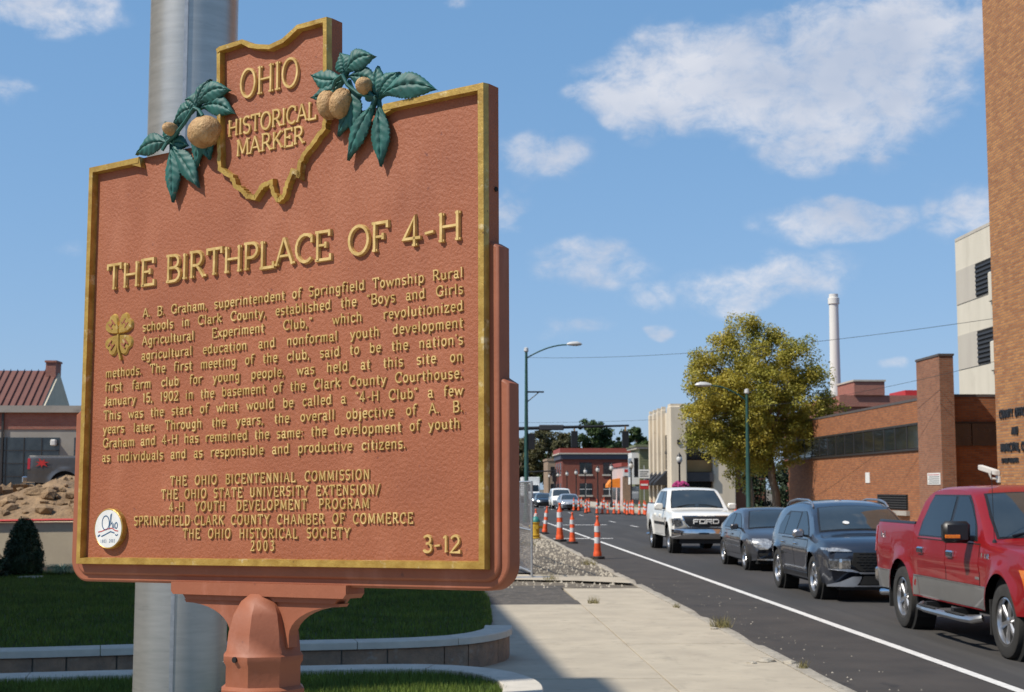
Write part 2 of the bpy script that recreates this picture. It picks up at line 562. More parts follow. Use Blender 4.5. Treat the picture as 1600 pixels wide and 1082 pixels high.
# dark asphalt repair and rubble strip beyond it
MB().add([(-1.0, 22.66, .094), (1.55, 22.66, .094), (2.25, 22.75, .096), (2.02, 23.6, .098), (2.0, 26.3, .098), (2.1, 27.0, .098), (-1.0, 27.0, .094)], [tuple(range(7))]).build('asphalt_patch', 'asphalt_patch', kind='structure')
P = []
for j in range(30):
    y = 26.35 + j * (85 - 26.35) / 29
    P.append([(x, y, .082 + .028 * mnoise.noise((x * 1.7, y * .9, 3)) + (.01 if 1.2 < x < 2.6 else 0)) for x in np.linspace(-.6, 3.5, 18)])
MB().grid(P).build('gravel_strip', 'gravel', kind='structure', smooth=180)
MB().add([(.5, 28.6, .13), (2.4, 27.9, .135), (3.42, 27.2, .13), (3.45, 28.9, .135), (2.1, 29.7, .14), (.6, 30.3, .135)], [tuple(range(6))]).build('concrete_remnant', 'concrete', kind='structure')
MB().add([(.9, 30.4, .14), (1.75, 30.4, .142), (1.70, 36.5, .142), (1.0, 36.5, .14)], [tuple(range(4))]).build('asphalt_remnant', 'asphalt', kind='structure')
# rubble stones scattered on it
vs, fs = [], []
for k in range(1500):
    y = rs.uniform(26.4, 60)
    x = rs.uniform(.9, 3.45)
    s = rs.choice((.015, .02, .03, .03, .05)) * rs.uniform(.6, 1.3)
    b = len(vs)
    z = .11
    vs += [(x - s, y - s * .6, z - s), (x + s * .9, y - s, z - s), (x + s, y + s * .8, z - s), (x - s * .8, y + s, z - s), (x + rs.uniform(-.4, .4) * s, y + rs.uniform(-.4, .4) * s, z + s * .8)]
    fs += [(b, b + 1, b + 4), (b + 1, b + 2, b + 4), (b + 2, b + 3, b + 4), (b + 3, b, b + 4)]
quick(np.array(vs), np.array(fs), 'rubble', 'kerb_concrete', kind='stuff')
vs, fs = [], []
for k in range(110):
    y = rs.uniform(12.5, 30)
    x = KX + .04 + abs(rs.gauss(0, .55))
    s = rs.choice((.005, .006, .008, .011)) * rs.uniform(.7, 1.3)
    b = len(vs)
    vs += [(x - s, y - s, .002), (x + s, y - s * .8, .002), (x + s * .7, y + s, .002), (x - s, y + s * .7, .002), (x, y, .004 + s)]
    fs += [(b, b + 1, b + 4), (b + 1, b + 2, b + 4), (b + 2, b + 3, b + 4), (b + 3, b, b + 4)]
quick(np.array(vs), np.array(fs), 'road_grit', 'kerb_concrete', kind='stuff')
pm('mound_dark', (0.13, 0.11, 0.085), None, 4, 0.95)
# kerb stones
kerb = sheet('kerb', [(3.44, -14), (3.65, -14), (3.65, 85), (3.44, 85)], -0.02, 'kerb_concrete')
y = -14.0
rk = random.Random(4)
while y < 84:
    L = rk.uniform(2.4, 3.2)
    rows = []
    nseg = 9
    rough = .6 if y < 22 else 1.6
    for i in range(nseg + 1):
        yy = y + .006 + (L - .012) * i / nseg
        e = rough * (.022 * mnoise.noise((yy * 1.9, 5.5, 1)) + .012 * mnoise.noise((yy * 7, 1.5, 1)))
        drop = max(0, mnoise.noise((yy * .55, 9.1, 4)) - .25) * .22 * rough
        xe = KX - .012 + e
        z = .10 - min(.07, drop)
        rows.append([(3.462, yy, -.02), (3.462, yy, z - .002), (xe - .035, yy, z), (xe - .008, yy, z - .018), (xe, yy, z - .045), (xe + .008, yy, -.02)])
    mb = MB().grid(rows)
    n6 = 6
    mb.f.append(tuple(range(n6)))
    mb.f.append(tuple(range(nseg * n6, nseg * n6 + n6)))
    mb.build('kerb_stone', 'kerb_concrete', kerb, smooth=35)
    y += L
# broken lump lying at the kerb
for (x, yy, s) in ((3.30, 15.15, .10), (3.52, 15.0, .07), (3.12, 15.0, .05), (3.4, 18.6, .06)):
    bmx = bmesh.new()
    bmesh.ops.create_icosphere(bmx, subdivisions=2, radius=s)
    for vv in bmx.verts:
        vv.co *= 1 + .5 * mnoise.noise(vv.co * 22 + Vector((x, yy, 0)))
        vv.co.z *= .35
    me = bpy.data.meshes.new('concrete_chunk')
    bmx.to_mesh(me); bmx.free()
    me.materials.append(MATS['kerb_concrete'])
    o = link('concrete_chunk', me, None, None, (x, yy, .105))
    lab = {15.15: 'largest broken lump of concrete lying beside the damaged kerb', 15.0: 'broken concrete bit at the damaged kerb corner' if x > 3.5 else 'small concrete crumb left of the damaged kerb', 18.6: 'lump of concrete on the kerb beside the weed tuft'}[yy]
    tag(o, lab, 'rubble', 'broken kerb pieces')

# other side of the street
far_walk = sheet('far_sidewalk', [(14.62, -30), (18.6, -30), (18.6, 86), (14.62, 86)], 0.12, 'concrete')
sheet('far_sidewalk', [(14.62, 97), (19.5, 97), (19.5, 300), (14.62, 300)], 0.12, 'concrete')
for (ya, yb) in ((-30, 86), (97, 300)):
    MB().box(14.46, 14.62, ya, yb, -.03, .125).build('far_kerb', 'kerb_concrete', kind='structure')


# ------------------------------------------------------------------ grass and weeds
def blades(name, mat, pts, hmin, hmax, wd, label=None, lean=.5, parent=None, cat='grass'):
    n = len(pts)
    a = RNG.uniform(0, 2 * np.pi, n)
    h = RNG.uniform(hmin, hmax, n)
    ld = RNG.uniform(0, lean, n) * h
    la = RNG.uniform(0, 2 * np.pi, n)
    w2 = wd * RNG.uniform(.6, 1.2, n)
    dx, dy = np.cos(a) * w2, np.sin(a) * w2
    p = np.array(pts)
    v0 = p + np.c_[dx, dy, np.zeros(n)]
    v1 = p - np.c_[dx, dy, np.zeros(n)]
    v2 = p + np.c_[np.cos(la) * ld, np.sin(la) * ld, h]
    V = np.stack([v0, v1, v2], 1).reshape(-1, 3)
    F = np.arange(3 * n).reshape(n, 3)
    o = quick(V, F, name, mat, parent, None if (parent or cat == 'weed') else 'stuff')
    if label:
        tag(o, label, cat)
    return o


def inside(poly, x, y):
    poly = np.array(poly)
    res = np.zeros(len(x), bool)
    j = len(poly) - 1
    for i in range(len(poly)):
        xi, yi = poly[i]; xj, yj = poly[j]
        c = ((yi > y) != (yj > y)) & (x < (xj - xi) * (y - yi) / (yj - yi + 1e-12) + xi)
        res ^= c
        j = i
    return res


# planter walls: outer (street side) line of the caps
W1 = [(-9.5, 12.9), (-7.0, 13.15), (-5.5, 13.35), (-4.1, 13.51), (-3.0, 13.78), (-2.1, 13.98), (-1.2, 14.1), (-.4, 14.25), (.12, 14.5), (.45, 14.88), (.65, 15.4), (.67, 15.85)]
W2 = [(-9.5, 11.2), (-7.0, 11.5), (-5.2, 11.75), (-3.6, 11.95), (-2.5, 12.16), (-1.3, 12.31), (-.6, 12.40), (-.06, 12.38), (.36, 12.1), (.58, 11.7), (.71, 11.2), (.67, 10.5), (.4, 9.7)]


def resample(line, step):
    P = [Vector(p) for p in line]
    # smooth once
    Q = [P[0]]
    for a, b in zip(P[:-1], P[1:]):
        Q += [a.lerp(b, .25), a.lerp(b, .75)]
    Q.append(P[-1])
    P = Q
    out, acc = [P[0]], 0.0
    for a, b in zip(P[:-1], P[1:]):
        L = (b - a).length
        pos = step - acc
        while pos <= L:
            out.append(a.lerp(b, pos / L))
            pos += step
        acc = (acc + L) % step if pos - step <= L else acc + L
        acc = L - (pos - step)
    out.append(P[-1])
    return out


def planter_wall(line, label, sgn=1, cap_z=(.352, .42), seed=1):
    """sgn: side of the line on which the planted bed lies (1 = left of travel)"""
    root = thing('planter_wall', label, 'wall', (line[6][0], line[6][1], .1))
    ox, oy = line[6]
    rr = random.Random(seed)
    pts = resample(line, .15)
    nrm = []
    for i, p in enumerate(pts):
        t = (pts[min(i + 1, len(pts) - 1)] - pts[max(i - 1, 0)]).normalized()
        nrm.append(Vector((-t.y, t.x)) * sgn)

    def piece(i0, i1, off0, off1, z0, z1, mat, name, gap=.006, ch=.008, rough=0.0):
        rows = []
        for i in range(i0, i1 + 1):
            p, nn = pts[i], nrm[i]
            t = Vector((nn.y, -nn.x)) * sgn
            sh = gap if i == i0 else (-gap if i == i1 else 0)
            e = rough * rr.uniform(-1, 1)
            q = p + t * sh
            a, b = q + nn * (off0 + e), q + nn * off1
            a2, b2 = q + nn * (off0 + ch + e), q + nn * (off1 - ch)
            rows.append([(a.x - ox, a.y - oy, z0), (a.x - ox, a.y - oy, z1 - ch), (a2.x - ox, a2.y - oy, z1), (b2.x - ox, b2.y - oy, z1), (b.x - ox, b.y - oy, z1 - ch), (b.x - ox, b.y - oy, z0)])
        mb = MB().grid(rows)
        for r in range(len(rows) - 1):
            mb.f.append((r * 6, (r + 1) * 6, (r + 1) * 6 + 5, r * 6 + 5))
        mb.f.append(tuple(range(6)))
        mb.f.append(tuple(range((len(rows) - 1) * 6, len(rows) * 6)))
        return mb.build(name, mat, root)
    i = 0
    while i < len(pts) - 1:
        j = min(len(pts) - 1, i + rr.choice((6, 7, 8)))
        if len(pts) - 1 - j < 3:
            j = len(pts) - 1
        piece(i, j, 0, .30, cap_z[0] - .1, cap_z[1] - .1 + rr.uniform(-.003, .003), 'cap_stone', 'cap_stone', .004)
        i = j
    i = 0
    while i < len(pts) - 1:
        j = min(len(pts) - 1, i + rr.choice((2, 3, 3, 4)))
        piece(i, j, .035, .2, -.05, cap_z[0] - .1 - .004, 'wall_stone', 'wall_stone', .008, .012, .008)
        i = j
    piece(0, len(pts) - 1, .055, .24, -.05, cap_z[0] - .1 - .01, 'mortar', 'mortar_core', 0, .002)
    return root


planter_wall(W1, 'low curved stone planter wall with pale caps holding the farther lawn', 1, seed=2)
planter_wall(W2, 'low curved stone planter wall nearest the camera around the near lawn', -1, seed=5)
lawn1 = [(-30, 11), (-9.5, 12.8)] + [(x - .05, y + .22) for x, y in W1[1:-2]] + [(.34, 15.7), (.36, 16.1), (.55, 19), (.60, 22.6), (.5, 26.5), (-.6, 30.5), (-30, 30.5)]
lawn2 = [(-9.5, 5.5), (.2, 5.5), (.15, 9.7), (.39, 10.5), (.42, 11.17), (.30, 11.63), (.14, 11.9), (-.10, 12.08), (-.6, 12.12), (-1.3, 12.04), (-2.5, 11.88), (-3.6, 11.68), (-5.2, 11.48), (-9.5, 10.95)]


def lawn_z1(x, y):
    return np.full(np.shape(x), .18)


V, F = [], []
pts = []
bx, by = RNG.uniform(-11, .7, 260000), RNG.uniform(12.8, 30.5, 260000)
k = inside(lawn1, bx, by)
bx, by = bx[k], by[k]
keep = (bx > -.34 * by - .6)
bx, by = bx[keep], by[keep]
mz = lawn_z1(bx, by)
MB().add([(x, y, .176) for x, y in lawn1], [tuple(range(len(lawn1)))]).build('lawn_bed', 'lawn_soil', kind='structure')
o = blades('lawn_grass', 'grass_blade', np.c_[bx, by, mz], .03, .075, .006, 'short green lawn behind the farther curved planter wall')
MB().add([(x, y, .345) for x, y in lawn2], [tuple(range(len(lawn2)))]).build('lawn_bed', 'lawn_soil', kind='structure')
bx, by = RNG.uniform(-5, .5, 150000), RNG.uniform(8.8, 12.3, 150000)
k = inside(lawn2, bx, by)
bx, by = bx[k], by[k]
o = blades('lawn_grass', 'grass_blade', np.c_[bx, by, np.full(len(bx), .345)], .035, .095, .005, 'green lawn inside the near curved planter wall')
# weeds along the kerb
for (x, y, nn, s, lab) in ((3.53, 18.9, 260, .14, 'dry tuft of weeds growing from the kerb joint'), (3.44, 22.0, 60, .05, 'thin weeds at the kerb beside the clean slabs'), (2.25, 22.9, 120, .10, 'weeds at the corner of the dark asphalt patch'), (3.55, 14.6, 70, .06, 'small green weed by the broken kerb piece'),
                          (1.95, 28.3, 160, .16, 'yellowish weed tuft beside the fence foot'), (3.3, 34.5, 160, .2, 'weeds on the rubble strip nearest the traffic channelizer'), (2.4, 46, 200, .3, 'patch of weeds in front of the yellow hydrant')):
    a, d = RNG.uniform(0, 6.28, nn), RNG.uniform(0, 1, nn) ** .7 * s
    o = blades('weed_tuft', 'weed', np.c_[x + np.cos(a) * d, y + np.sin(a) * d * 1.4, np.full(nn, .095)], .04, .05 + s * .9, .004, lab, .9, None, 'weed')

# ================================================================== courthouse out of frame on the left, whose shade lies on the lawns
pm('courthouse_stone', (0.48, 0.44, 0.37), (0.40, 0.365, 0.31), 1.5, 0.85, bump=0.2)
pm('dark_glass', (0.012, 0.016, 0.02), None, 3, 0.06, spec=0.8)
ch = thing('courthouse', 'pale stone courthouse left of the lawns, its shade lying on the grass', 'building', (-18.3, 17.9, .1), R(2.6))
HB = 15.22
MB().box(-7, 7, -11.2, 7.4, -.2, HB - .8).build('wall', 'courthouse_stone', ch)
MB().box(-7.2, 7.2, -11.4, 7.6, HB - .8, HB).build('cornice', 'courthouse_stone', ch)
MB().box(5.2, 7.25, -10.4, -9.2, HB, HB + .35).build('parapet_block', 'courthouse_stone', ch)
for fl in range(3):
    for k in range(6):
        y = -10 + k * 2.9
        wn = MB().box(7.0, 7.04, y, y + 1.3, 1.6 + fl * 4.1, 4.2 + fl * 4.1).build('window', 'dark_glass', ch)
        MB().box(7.0, 7.16, y - .1, y + 1.4, 1.42 + fl * 4.1, 1.6 + fl * 4.1).build('sill', 'courthouse_stone', wn)

# ================================================================== raised lettering (stroke glyphs with slab serifs)
def EA(cx, cy, rx, ry, a0, a1, n=None):
    n = n or max(4, int(abs(a1 - a0) / 24))
    return [(cx + rx * math.cos(R(a0 + (a1 - a0) * i / n)), cy + ry * math.sin(R(a0 + (a1 - a0) * i / n))) for i in range(n + 1)]


X = 0.68      # x-height
GL = {
    'A': (.84, [[(.08, 0), (.40, 1)], [(.40, 1), (.76, 0)], [(.2, .34), (.63, .34)]], [(.08, 0), (.76, 0)]),
    'B': (.74, [[(.16, 0), (.16, 1)], [(.06, 1)] + EA(.40, .76, .22, .24, 90, -90) + [(.16, .52)], [(.16, .52)] + EA(.42, .26, .25, .26, 90, -90) + [(.06, 0)]], []),
    'C': (.80, [EA(.45, .5, .37, .5, 48, 312), [(.71, .96), (.71, .68)]], []),
    'D': (.84, [[(.16, 0), (.16, 1)], [(.06, 1), (.38, 1)] + EA(.38, .5, .38, .5, 84, -84) + [(.38, 0), (.06, 0)]], []),
    'E': (.72, [[(.16, 0), (.16, 1)], [(.06, 1), (.63, 1), (.63, .82)], [(.16, .52), (.47, .52)], [(.47, .63), (.47, .41)], [(.06, 0), (.66, 0), (.66, .19)]], []),
    'F': (.68, [[(.16, 0), (.16, 1)], [(.06, 1), (.63, 1), (.63, .8)], [(.16, .52), (.46, .52)], [(.46, .63), (.46, .41)]], [(.16, 0)]),
    'G': (.86, [EA(.45, .5, .37, .5, 50, 330), [(.71, .96), (.71, .70)], [(.74, .0), (.74, .42)], [(.54, .42), (.86, .42)]], []),
    'H': (.88, [[(.16, 0), (.16, 1)], [(.72, 0), (.72, 1)], [(.16, .52), (.72, .52)]], [(.16, 0), (.16, 1), (.72, 0), (.72, 1)]),
    'I': (.36, [[(.18, 0), (.18, 1)]], [(.18, 0), (.18, 1)]),
    'J': (.52, [[(.36, 1), (.36, .2)] + EA(.2, .2, .16, .2, 0, -160)], [(.36, 1)]),
    'K': (.82, [[(.16, 0), (.16, 1)], [(.66, 1), (.17, .45)], [(.32, .6), (.72, 0)]], [(.16, 0), (.16, 1), (.68, 1), (.72, 0)]),
    'L': (.68, [[(.16, 0), (.16, 1)], [(.06, 0), (.63, 0), (.63, .2)]], [(.16, 1)]),
    'M': (1.0, [[(.14, 0), (.18, 1)], [(.18, 1), (.5, .12)], [(.5, .12), (.82, 1)], [(.82, 1), (.86, 0)]], [(.14, 0), (.86, 0), (.12, 1), (.88, 1)]),
    'N': (.86, [[(.16, 0), (.16, 1)], [(.16, 1), (.70, 0)], [(.70, 0), (.70, 1)]], [(.16, 0), (.10, 1), (.70, 1)]),
    'O': (.88, [EA(.44, .5, .36, .5, 90, 450, 20)], []),
    'P': (.70, [[(.16, 0), (.16, 1)], [(.06, 1), (.36, 1)] + EA(.38, .73, .25, .27, 84, -84) + [(.36, .46), (.16, .46)]], [(.16, 0)]),
    'R': (.80, [[(.16, 0), (.16, 1)], [(.06, 1), (.36, 1)] + EA(.38, .74, .23, .26, 84, -84) + [(.36, .48), (.16, .48)], [(.38, .48), (.70, 0)]], [(.16, 0), (.72, 0)]),
    'S': (.64, [EA(.32, .75, .24, .25, 30, 250) + EA(.32, .26, .26, .26, 80, -150)], []),
    'T': (.78, [[(.39, 0), (.39, 1)], [(.07, .80), (.07, 1), (.71, 1), (.71, .80)]], [(.39, 0)]),
    'U': (.84, [[(.16, 1), (.16, .34)] + EA(.42, .34, .26, .34, 180, 360) + [(.68, .34), (.68, 1)]], [(.16, 1), (.68, 1)]),
    'V': (.80, [[(.08, 1), (.40, 0)], [(.40, 0), (.72, 1)]], [(.08, 1), (.72, 1)]),
    'W': (1.1, [[(.08, 1), (.32, 0)], [(.32, 0), (.55, .8)], [(.55, .8), (.78, 0)], [(.78, 0), (1.02, 1)]], [(.08, 1), (1.02, 1)]),
    'X': (.80, [[(.1, 1), (.7, 0)], [(.1, 0), (.7, 1)]], [(.1, 0), (.7, 0), (.1, 1), (.7, 1)]),
    'Y': (.80, [[(.08, 1), (.40, .48)], [(.72, 1), (.40, .48)], [(.40, .48), (.40, 0)]], [(.08, 1), (.72, 1), (.40, 0)]),
    'Z': (.72, [[(.1, .8), (.1, 1), (.6, 1), (.1, 0), (.63, 0), (.63, .2)]], []),
    'a': (.62, [[(.12, .52)] + EA(.28, .48, .18, .2, 150, 0) + [(.46, .1), (.54, 0), (.6, .02)], EA(.27, .18, .18, .18, 20, 340)], []),
    'b': (.66, [[(.14, 0), (.14, 1)], EA(.35, .34, .21, .34, 150, -150)], [(.10, 1)]),
    'c': (.58, [EA(.33, .34, .22, .34, 40, 320), [(.50, .56), (.46, .50)]], []),
    'd': (.68, [[(.52, 0), (.52, 1)], EA(.30, .34, .21, .34, 30, 330)], [(.48, 1), (.56, 0)]),
    'e': (.60, [[(.10, .36), (.52, .36)] + EA(.32, .36, .21, .32, 0, 180) + EA(.32, .34, .21, .34, 180, 318)], []),
    'f': (.44, [[(.2, 0), (.2, .78)] + EA(.34, .8, .14, .2, 180, 40), [(.05, .64), (.38, .64)]], [(.2, 0)]),
    'g': (.64, [EA(.30, .36, .19, .30, 0, 360), [(.50, .66), (.50, -.1)] + EA(.30, -.12, .2, .18, 0, -160), [(.42, .62), (.60, .64)]], []),
    'h': (.70, [[(.15, 0), (.15, 1)], EA(.34, .44, .19, .23, 170, 0) + [(.53, 0)]], [(.11, 1), (.15, 0), (.53, 0)]),
    'i': (.34, [[(.17, 0), (.17, .66)], [(.17, .86), (.17, .95)]], [(.17, 0), (.13, .66)]),
    'j': (.34, [[(.2, .66), (.2, -.1)] + EA(.08, -.1, .12, .16, 0, -110), [(.2, .86), (.2, .95)]], [(.16, .66)]),
    'k': (.66, [[(.15, 0), (.15, 1)], [(.50, .66), (.16, .28)], [(.28, .40), (.54, 0)]], [(.11, 1), (.15, 0), (.54, 0), (.50, .66)]),
    'l': (.34, [[(.17, 0), (.17, 1)]], [(.13, 1), (.17, 0)]),
    'm': (1.0, [[(.15, 0), (.15, .66)], EA(.32, .44, .17, .23, 170, 0) + [(.49, 0)], EA(.66, .44, .17, .23, 170, 0) + [(.83, 0)]], [(.11, .66), (.15, 0), (.49, 0), (.83, 0)]),
    'n': (.70, [[(.15, 0), (.15, .66)], EA(.34, .44, .19, .23, 170, 0) + [(.53, 0)]], [(.11, .66), (.15, 0), (.53, 0)]),
    'o': (.64, [EA(.32, .34, .22, .34, 90, 450, 16)], []),
    'p': (.68, [[(.15, -.3), (.15, .66)], EA(.36, .34, .21, .34, 150, -150)], [(.11, .66), (.15, -.3)]),
    'r': (.52, [[(.15, 0), (.15, .66)], EA(.36, .42, .2, .25, 170, 50)], [(.11, .66), (.16, 0)]),
    's': (.54, [EA(.27, .51, .17, .16, 30, 250) + EA(.27, .17, .19, .18, 80, -150)], []),
    't': (.44, [[(.2, .9), (.2, .16)] + EA(.33, .16, .13, .16, 180, 300), [(.04, .64), (.40, .64)]], []),
    'u': (.70, [[(.15, .66), (.15, .22)] + EA(.33, .22, .18, .22, 180, 340), [(.53, .66), (.53, 0)]], [(.11, .66), (.49, .66), (.57, 0)]),
    'v': (.62, [[(.07, .66), (.31, 0)], [(.31, 0), (.55, .66)]], [(.07, .66), (.55, .66)]),
    'w': (.90, [[(.07, .66), (.27, 0)], [(.27, 0), (.45, .6)], [(.45, .6), (.63, 0)], [(.63, 0), (.83, .66)]], [(.07, .66), (.83, .66)]),
    'x': (.62, [[(.08, .66), (.54, 0)], [(.08, 0), (.54, .66)]], [(.08, 0), (.54, 0), (.08, .66), (.54, .66)]),
    'y': (.62, [[(.07, .66), (.32, .04)], [(.55, .66), (.24, -.22), (.08, -.26)]], [(.07, .66), (.55, .66)]),
    'z': (.56, [[(.08, .52), (.08, .66), (.46, .66), (.08, 0), (.48, 0), (.48, .14)]], []),
    '0': (.66, [EA(.33, .5, .24, .5, 90, 450, 18)], []),
    '1': (.44, [[(.24, 0), (.24, 1)], [(.24, 1), (.1, .86)]], [(.24, 0)]),
    '2': (.64, [EA(.31, .72, .22, .28, 160, -30) + [(.08, 0), (.56, 0), (.56, .16)]], []),
    '3': (.64, [EA(.30, .76, .20, .24, 150, -80) + [(.24, .52)], [(.24, .52)] + EA(.30, .27, .24, .27, 70, -150)], []),
    '4': (.72, [[(.44, 0), (.44, 1), (.06, .28), (.66, .28)]], [(.44, 0)]),
    '5': (.64, [[(.52, 1), (.16, 1), (.12, .54)] + EA(.30, .30, .23, .30, 120, -150)], []),
    '8': (.64, [EA(.31, .75, .19, .25, 0, 360), EA(.31, .26, .23, .26, 0, 360)], []),
    '9': (.64, [EA(.31, .7, .22, .3, 0, 360), [(.53, .7), (.50, .3), (.34, .02), (.14, .04)]], []),
    '.': (.30, [[(.12, 0), (.12, .12)]], []),
    ',': (.30, [[(.14, .12), (.12, 0), (.07, -.14)]], []),
    ':': (.30, [[(.12, 0), (.12, .12)], [(.12, .48), (.12, .6)]], []),
    '-': (.50, [[(.10, .38), (.40, .42)]], []),
    '\u00b7': (.36, [[(.18, .42), (.18, .54)]], []),
    "'": (.22, [[(.12, 1), (.09, .8)]], []),
    '\u201c': (.40, [[(.14, .78), (.10, .9), (.14, 1)], [(.30, .78), (.26, .9), (.30, 1)]], []),
    '\u201d': (.40, [[(.10, 1), (.14, .9), (.10, .78)], [(.26, 1), (.30, .9), (.26, .78)]], []),
    '/': (.56, [[(.08, -.1), (.48, 1.05)]], []),
}


def stroke(mb, pts, t, h, tr, taper=0.66):
    """a raised ridge along a polyline in the lettering plane"""
    P = [Vector(p) for p in pts]
    closed = (P[0] - P[-1]).length < 1e-4 and len(P) > 3
    n = len(P)
    vs, fs = [], []
    for i in range(n):
        if closed:
            a = P[i] - P[(i - 1) if i > 0 else n - 2]
            b = P[(i + 1) if i < n - 1 else 1] - P[i]
        else:
            a = P[i] - P[i - 1] if i > 0 else P[1] - P[0]
            b = P[i + 1] - P[i] if i < n - 1 else a
        a = a.normalized(); b = b.normalized()
        d = (a + b)
        if d.length < 1e-4:
            d = b
        d.normalize()
        nx = Vector((-d.y, d.x))
        mit = min(1.8, 1.0 / max(0.35, nx.dot(Vector((-b.y, b.x)))))
        ext = Vector((0, 0))
        q = P[i]
        for o, z in ((t / 2 * mit, 0.0), (t / 2 * taper * mit, h), (-t / 2 * taper * mit, h), (-t / 2 * mit, 0.0)):
            vs.append(tr(q.x + nx.x * o, q.y + nx.y * o, z))
    for i in range(n - 1):
        for k in range(3):
            fs.append((i * 4 + k, i * 4 + k + 1, (i + 1) * 4 + k + 1, (i + 1) * 4 + k))
    if not closed:
        fs.append((3, 2, 1, 0))
        e = (n - 1) * 4
        fs.append((e, e + 1, e + 2, e + 3))
    mb.add(vs, fs)


def glyph(mb, ch, x0, y0, cap, wsc, t, h, tr, serif=0.11, thin=0.8):
    wd, strokes, serifs = GL[ch]

    def loc(p):
        return (x0 + p[0] * cap * wsc, y0 + p[1] * cap)
    for k, s in enumerate(strokes):
        diag_thin = len(s) == 2 and s[0][1] < s[1][1] and abs(s[0][0] - s[1][0]) > .15 or (len(s) == 2 and abs(s[0][1] - s[1][1]) < .05)
        pp = [loc(p) for p in s]
        stroke(mb, pp, t * (thin if diag_thin else 1.0), h * (1 - 0.05 * k), tr)
    for k, (sx, sy) in enumerate(serifs):
        dy = t / cap * 0.36
        yy = sy + (dy if sy < 0.3 else -dy)
        a, b = loc((sx - serif / wsc * 1.0, yy)), loc((sx + serif / wsc * 1.0, yy))
        stroke(mb, [a, b], t * 0.72, h * (0.80 - 0.03 * k), tr)
    return wd * cap * wsc


def word_w(wd, cap, wsc, ls=0.0):
    return sum(GL[c][0] * cap * wsc + ls for c in wd) - ls


# ================================================================== the historical marker
pU = Vector((0.8041686, -0.5940694, 0.0198590))
pV = Vector((-0.0037042, 0.0284007, 0.9995898))
pN = Vector((-0.5943897, -0.8039123, 0.0206384))
O_BL = Vector((-0.786504, 3.072955, 1.9 - 0.1576))
U0, V0 = 0.505, -1.66
marker = thing('historical_marker', 'large terracotta cast metal historical marker with gold lettering and green leaves', 'sign')
mw = Matrix((pU, -pN, pV)).transposed().to_4x4()
mw.translation = O_BL + pU * U0 + pV * V0
marker.matrix_world = mw


def SP(u, v, d=0.0):
    """sign plane point; d is height in front of the gold frame face"""
    return (u - U0, -d, v - V0)


DP = -0.0145       # depth of the panel below the frame face
BACK = -0.045
OH = [(0.3824, 0.9788), (0.3805, 1.0449), (0.3904, 1.0487), (0.4228, 1.0497), (0.4548, 1.0511), (0.4782, 1.0386), (0.5012, 1.0315),
      (0.5296, 1.025), (0.5629, 1.0302), (0.5902, 1.0437), (0.6021, 1.0506), (0.6417, 1.0508), (0.6807, 1.0509), (0.6818, 0.9731),
      (0.6847, 0.8514), (0.6799, 0.8277), (0.6565, 0.807), (0.6329, 0.7861), (0.6172, 0.768), (0.6151, 0.7355), (0.5959, 0.7526),
      (0.5856, 0.7273), (0.5725, 0.7023), (0.5545, 0.7006), (0.5392, 0.7193), (0.5333, 0.7388), (0.514, 0.7311), (0.4988, 0.7123),
      (0.4703, 0.7203), (0.4574, 0.7347), (0.44, 0.7434), (0.4249, 0.7668), (0.3911, 0.7888), (0.3877, 0.841)]
W_, H_ = 1.05, 0.853
# main plate: silhouette with the state outline rising above the top edge
sil = [(0, 0), (W_, 0), (W_, H_), (OH[13][0], H_)] + [OH[i] for i in range(13, -1, -1)] + [(OH[0][0] + .001, H_), (0, H_)]
plate = MB()
n = len(sil)
vs = [SP(u, v, DP) for u, v in sil] + [SP(u, v, BACK) for u, v in sil]
plate.add(vs, [tuple(range(n)), tuple(range(n, 2 * n))[::-1]] + [(i, (i + 1) % n, n + (i + 1) % n, n + i) for i in range(n)])
plate_o = plate.build('panel', 'terracotta', marker)


def ribbon(mb, pts, wd, d0, d1, closed=False, jit=0.0, tap=0.8):
    """flat gold moulding following a line; pts are its outer edge, the moulding lies to the left of the direction of travel"""
    rnd = random.Random(5)
    P = [Vector(p) for p in pts]
    rows = []
    for i, p in enumerate(P):
        a = (p - P[i - 1]).normalized() if i > 0 or closed else (P[1] - p).normalized()
        b = (P[(i + 1) % len(P)] - p).normalized() if i < len(P) - 1 or closed else a
        na, nb = Vector((-a.y, a.x)), Vector((-b.y, b.x))
        nn = (na + nb)
        nn = nn / max(0.5, nn.dot(nb)) if nn.length > 1e-4 else nb
        ww = wd * (1 + jit * (rnd.random() - .5))
        q0, q1, q2, q3 = p, p + nn * ww * (1 - tap) * .5, p + nn * ww * (1 - (1 - tap) * .5), p + nn * ww
        rows.append([SP(q0.x, q0.y, d0), SP(q1.x, q1.y, d1), SP(q2.x, q2.y, d1), SP(q3.x, q3.y, d0)])
    if closed:
        rows.append(rows[0])
    mb.grid(rows)
    return mb


def dense(a, b, n):
    return [(a[0] + (b[0] - a[0]) * i / n, a[1] + (b[1] - a[1]) * i / n) for i in range(n + 1)]


FW = 0.0148
# each side of the frame is one length of moulding
left_c, right_c = (0.158, H_), (0.822, H_)
frame_path = dense((0.03, 0), (W_, 0), 22)
o = ribbon(MB(), dense(left_c, (0, H_), 6) + dense((0, H_), (0, 0), 20)[1:] + dense((0, 0), (W_, 0), 26)[1:] + dense((W_, 0), (W_, H_), 20)[1:] + dense((W_, H_), right_c, 8)[1:],
           FW, DP - .001, 0.0, jit=0.05).build('gold_frame', 'gold', marker, smooth=25)
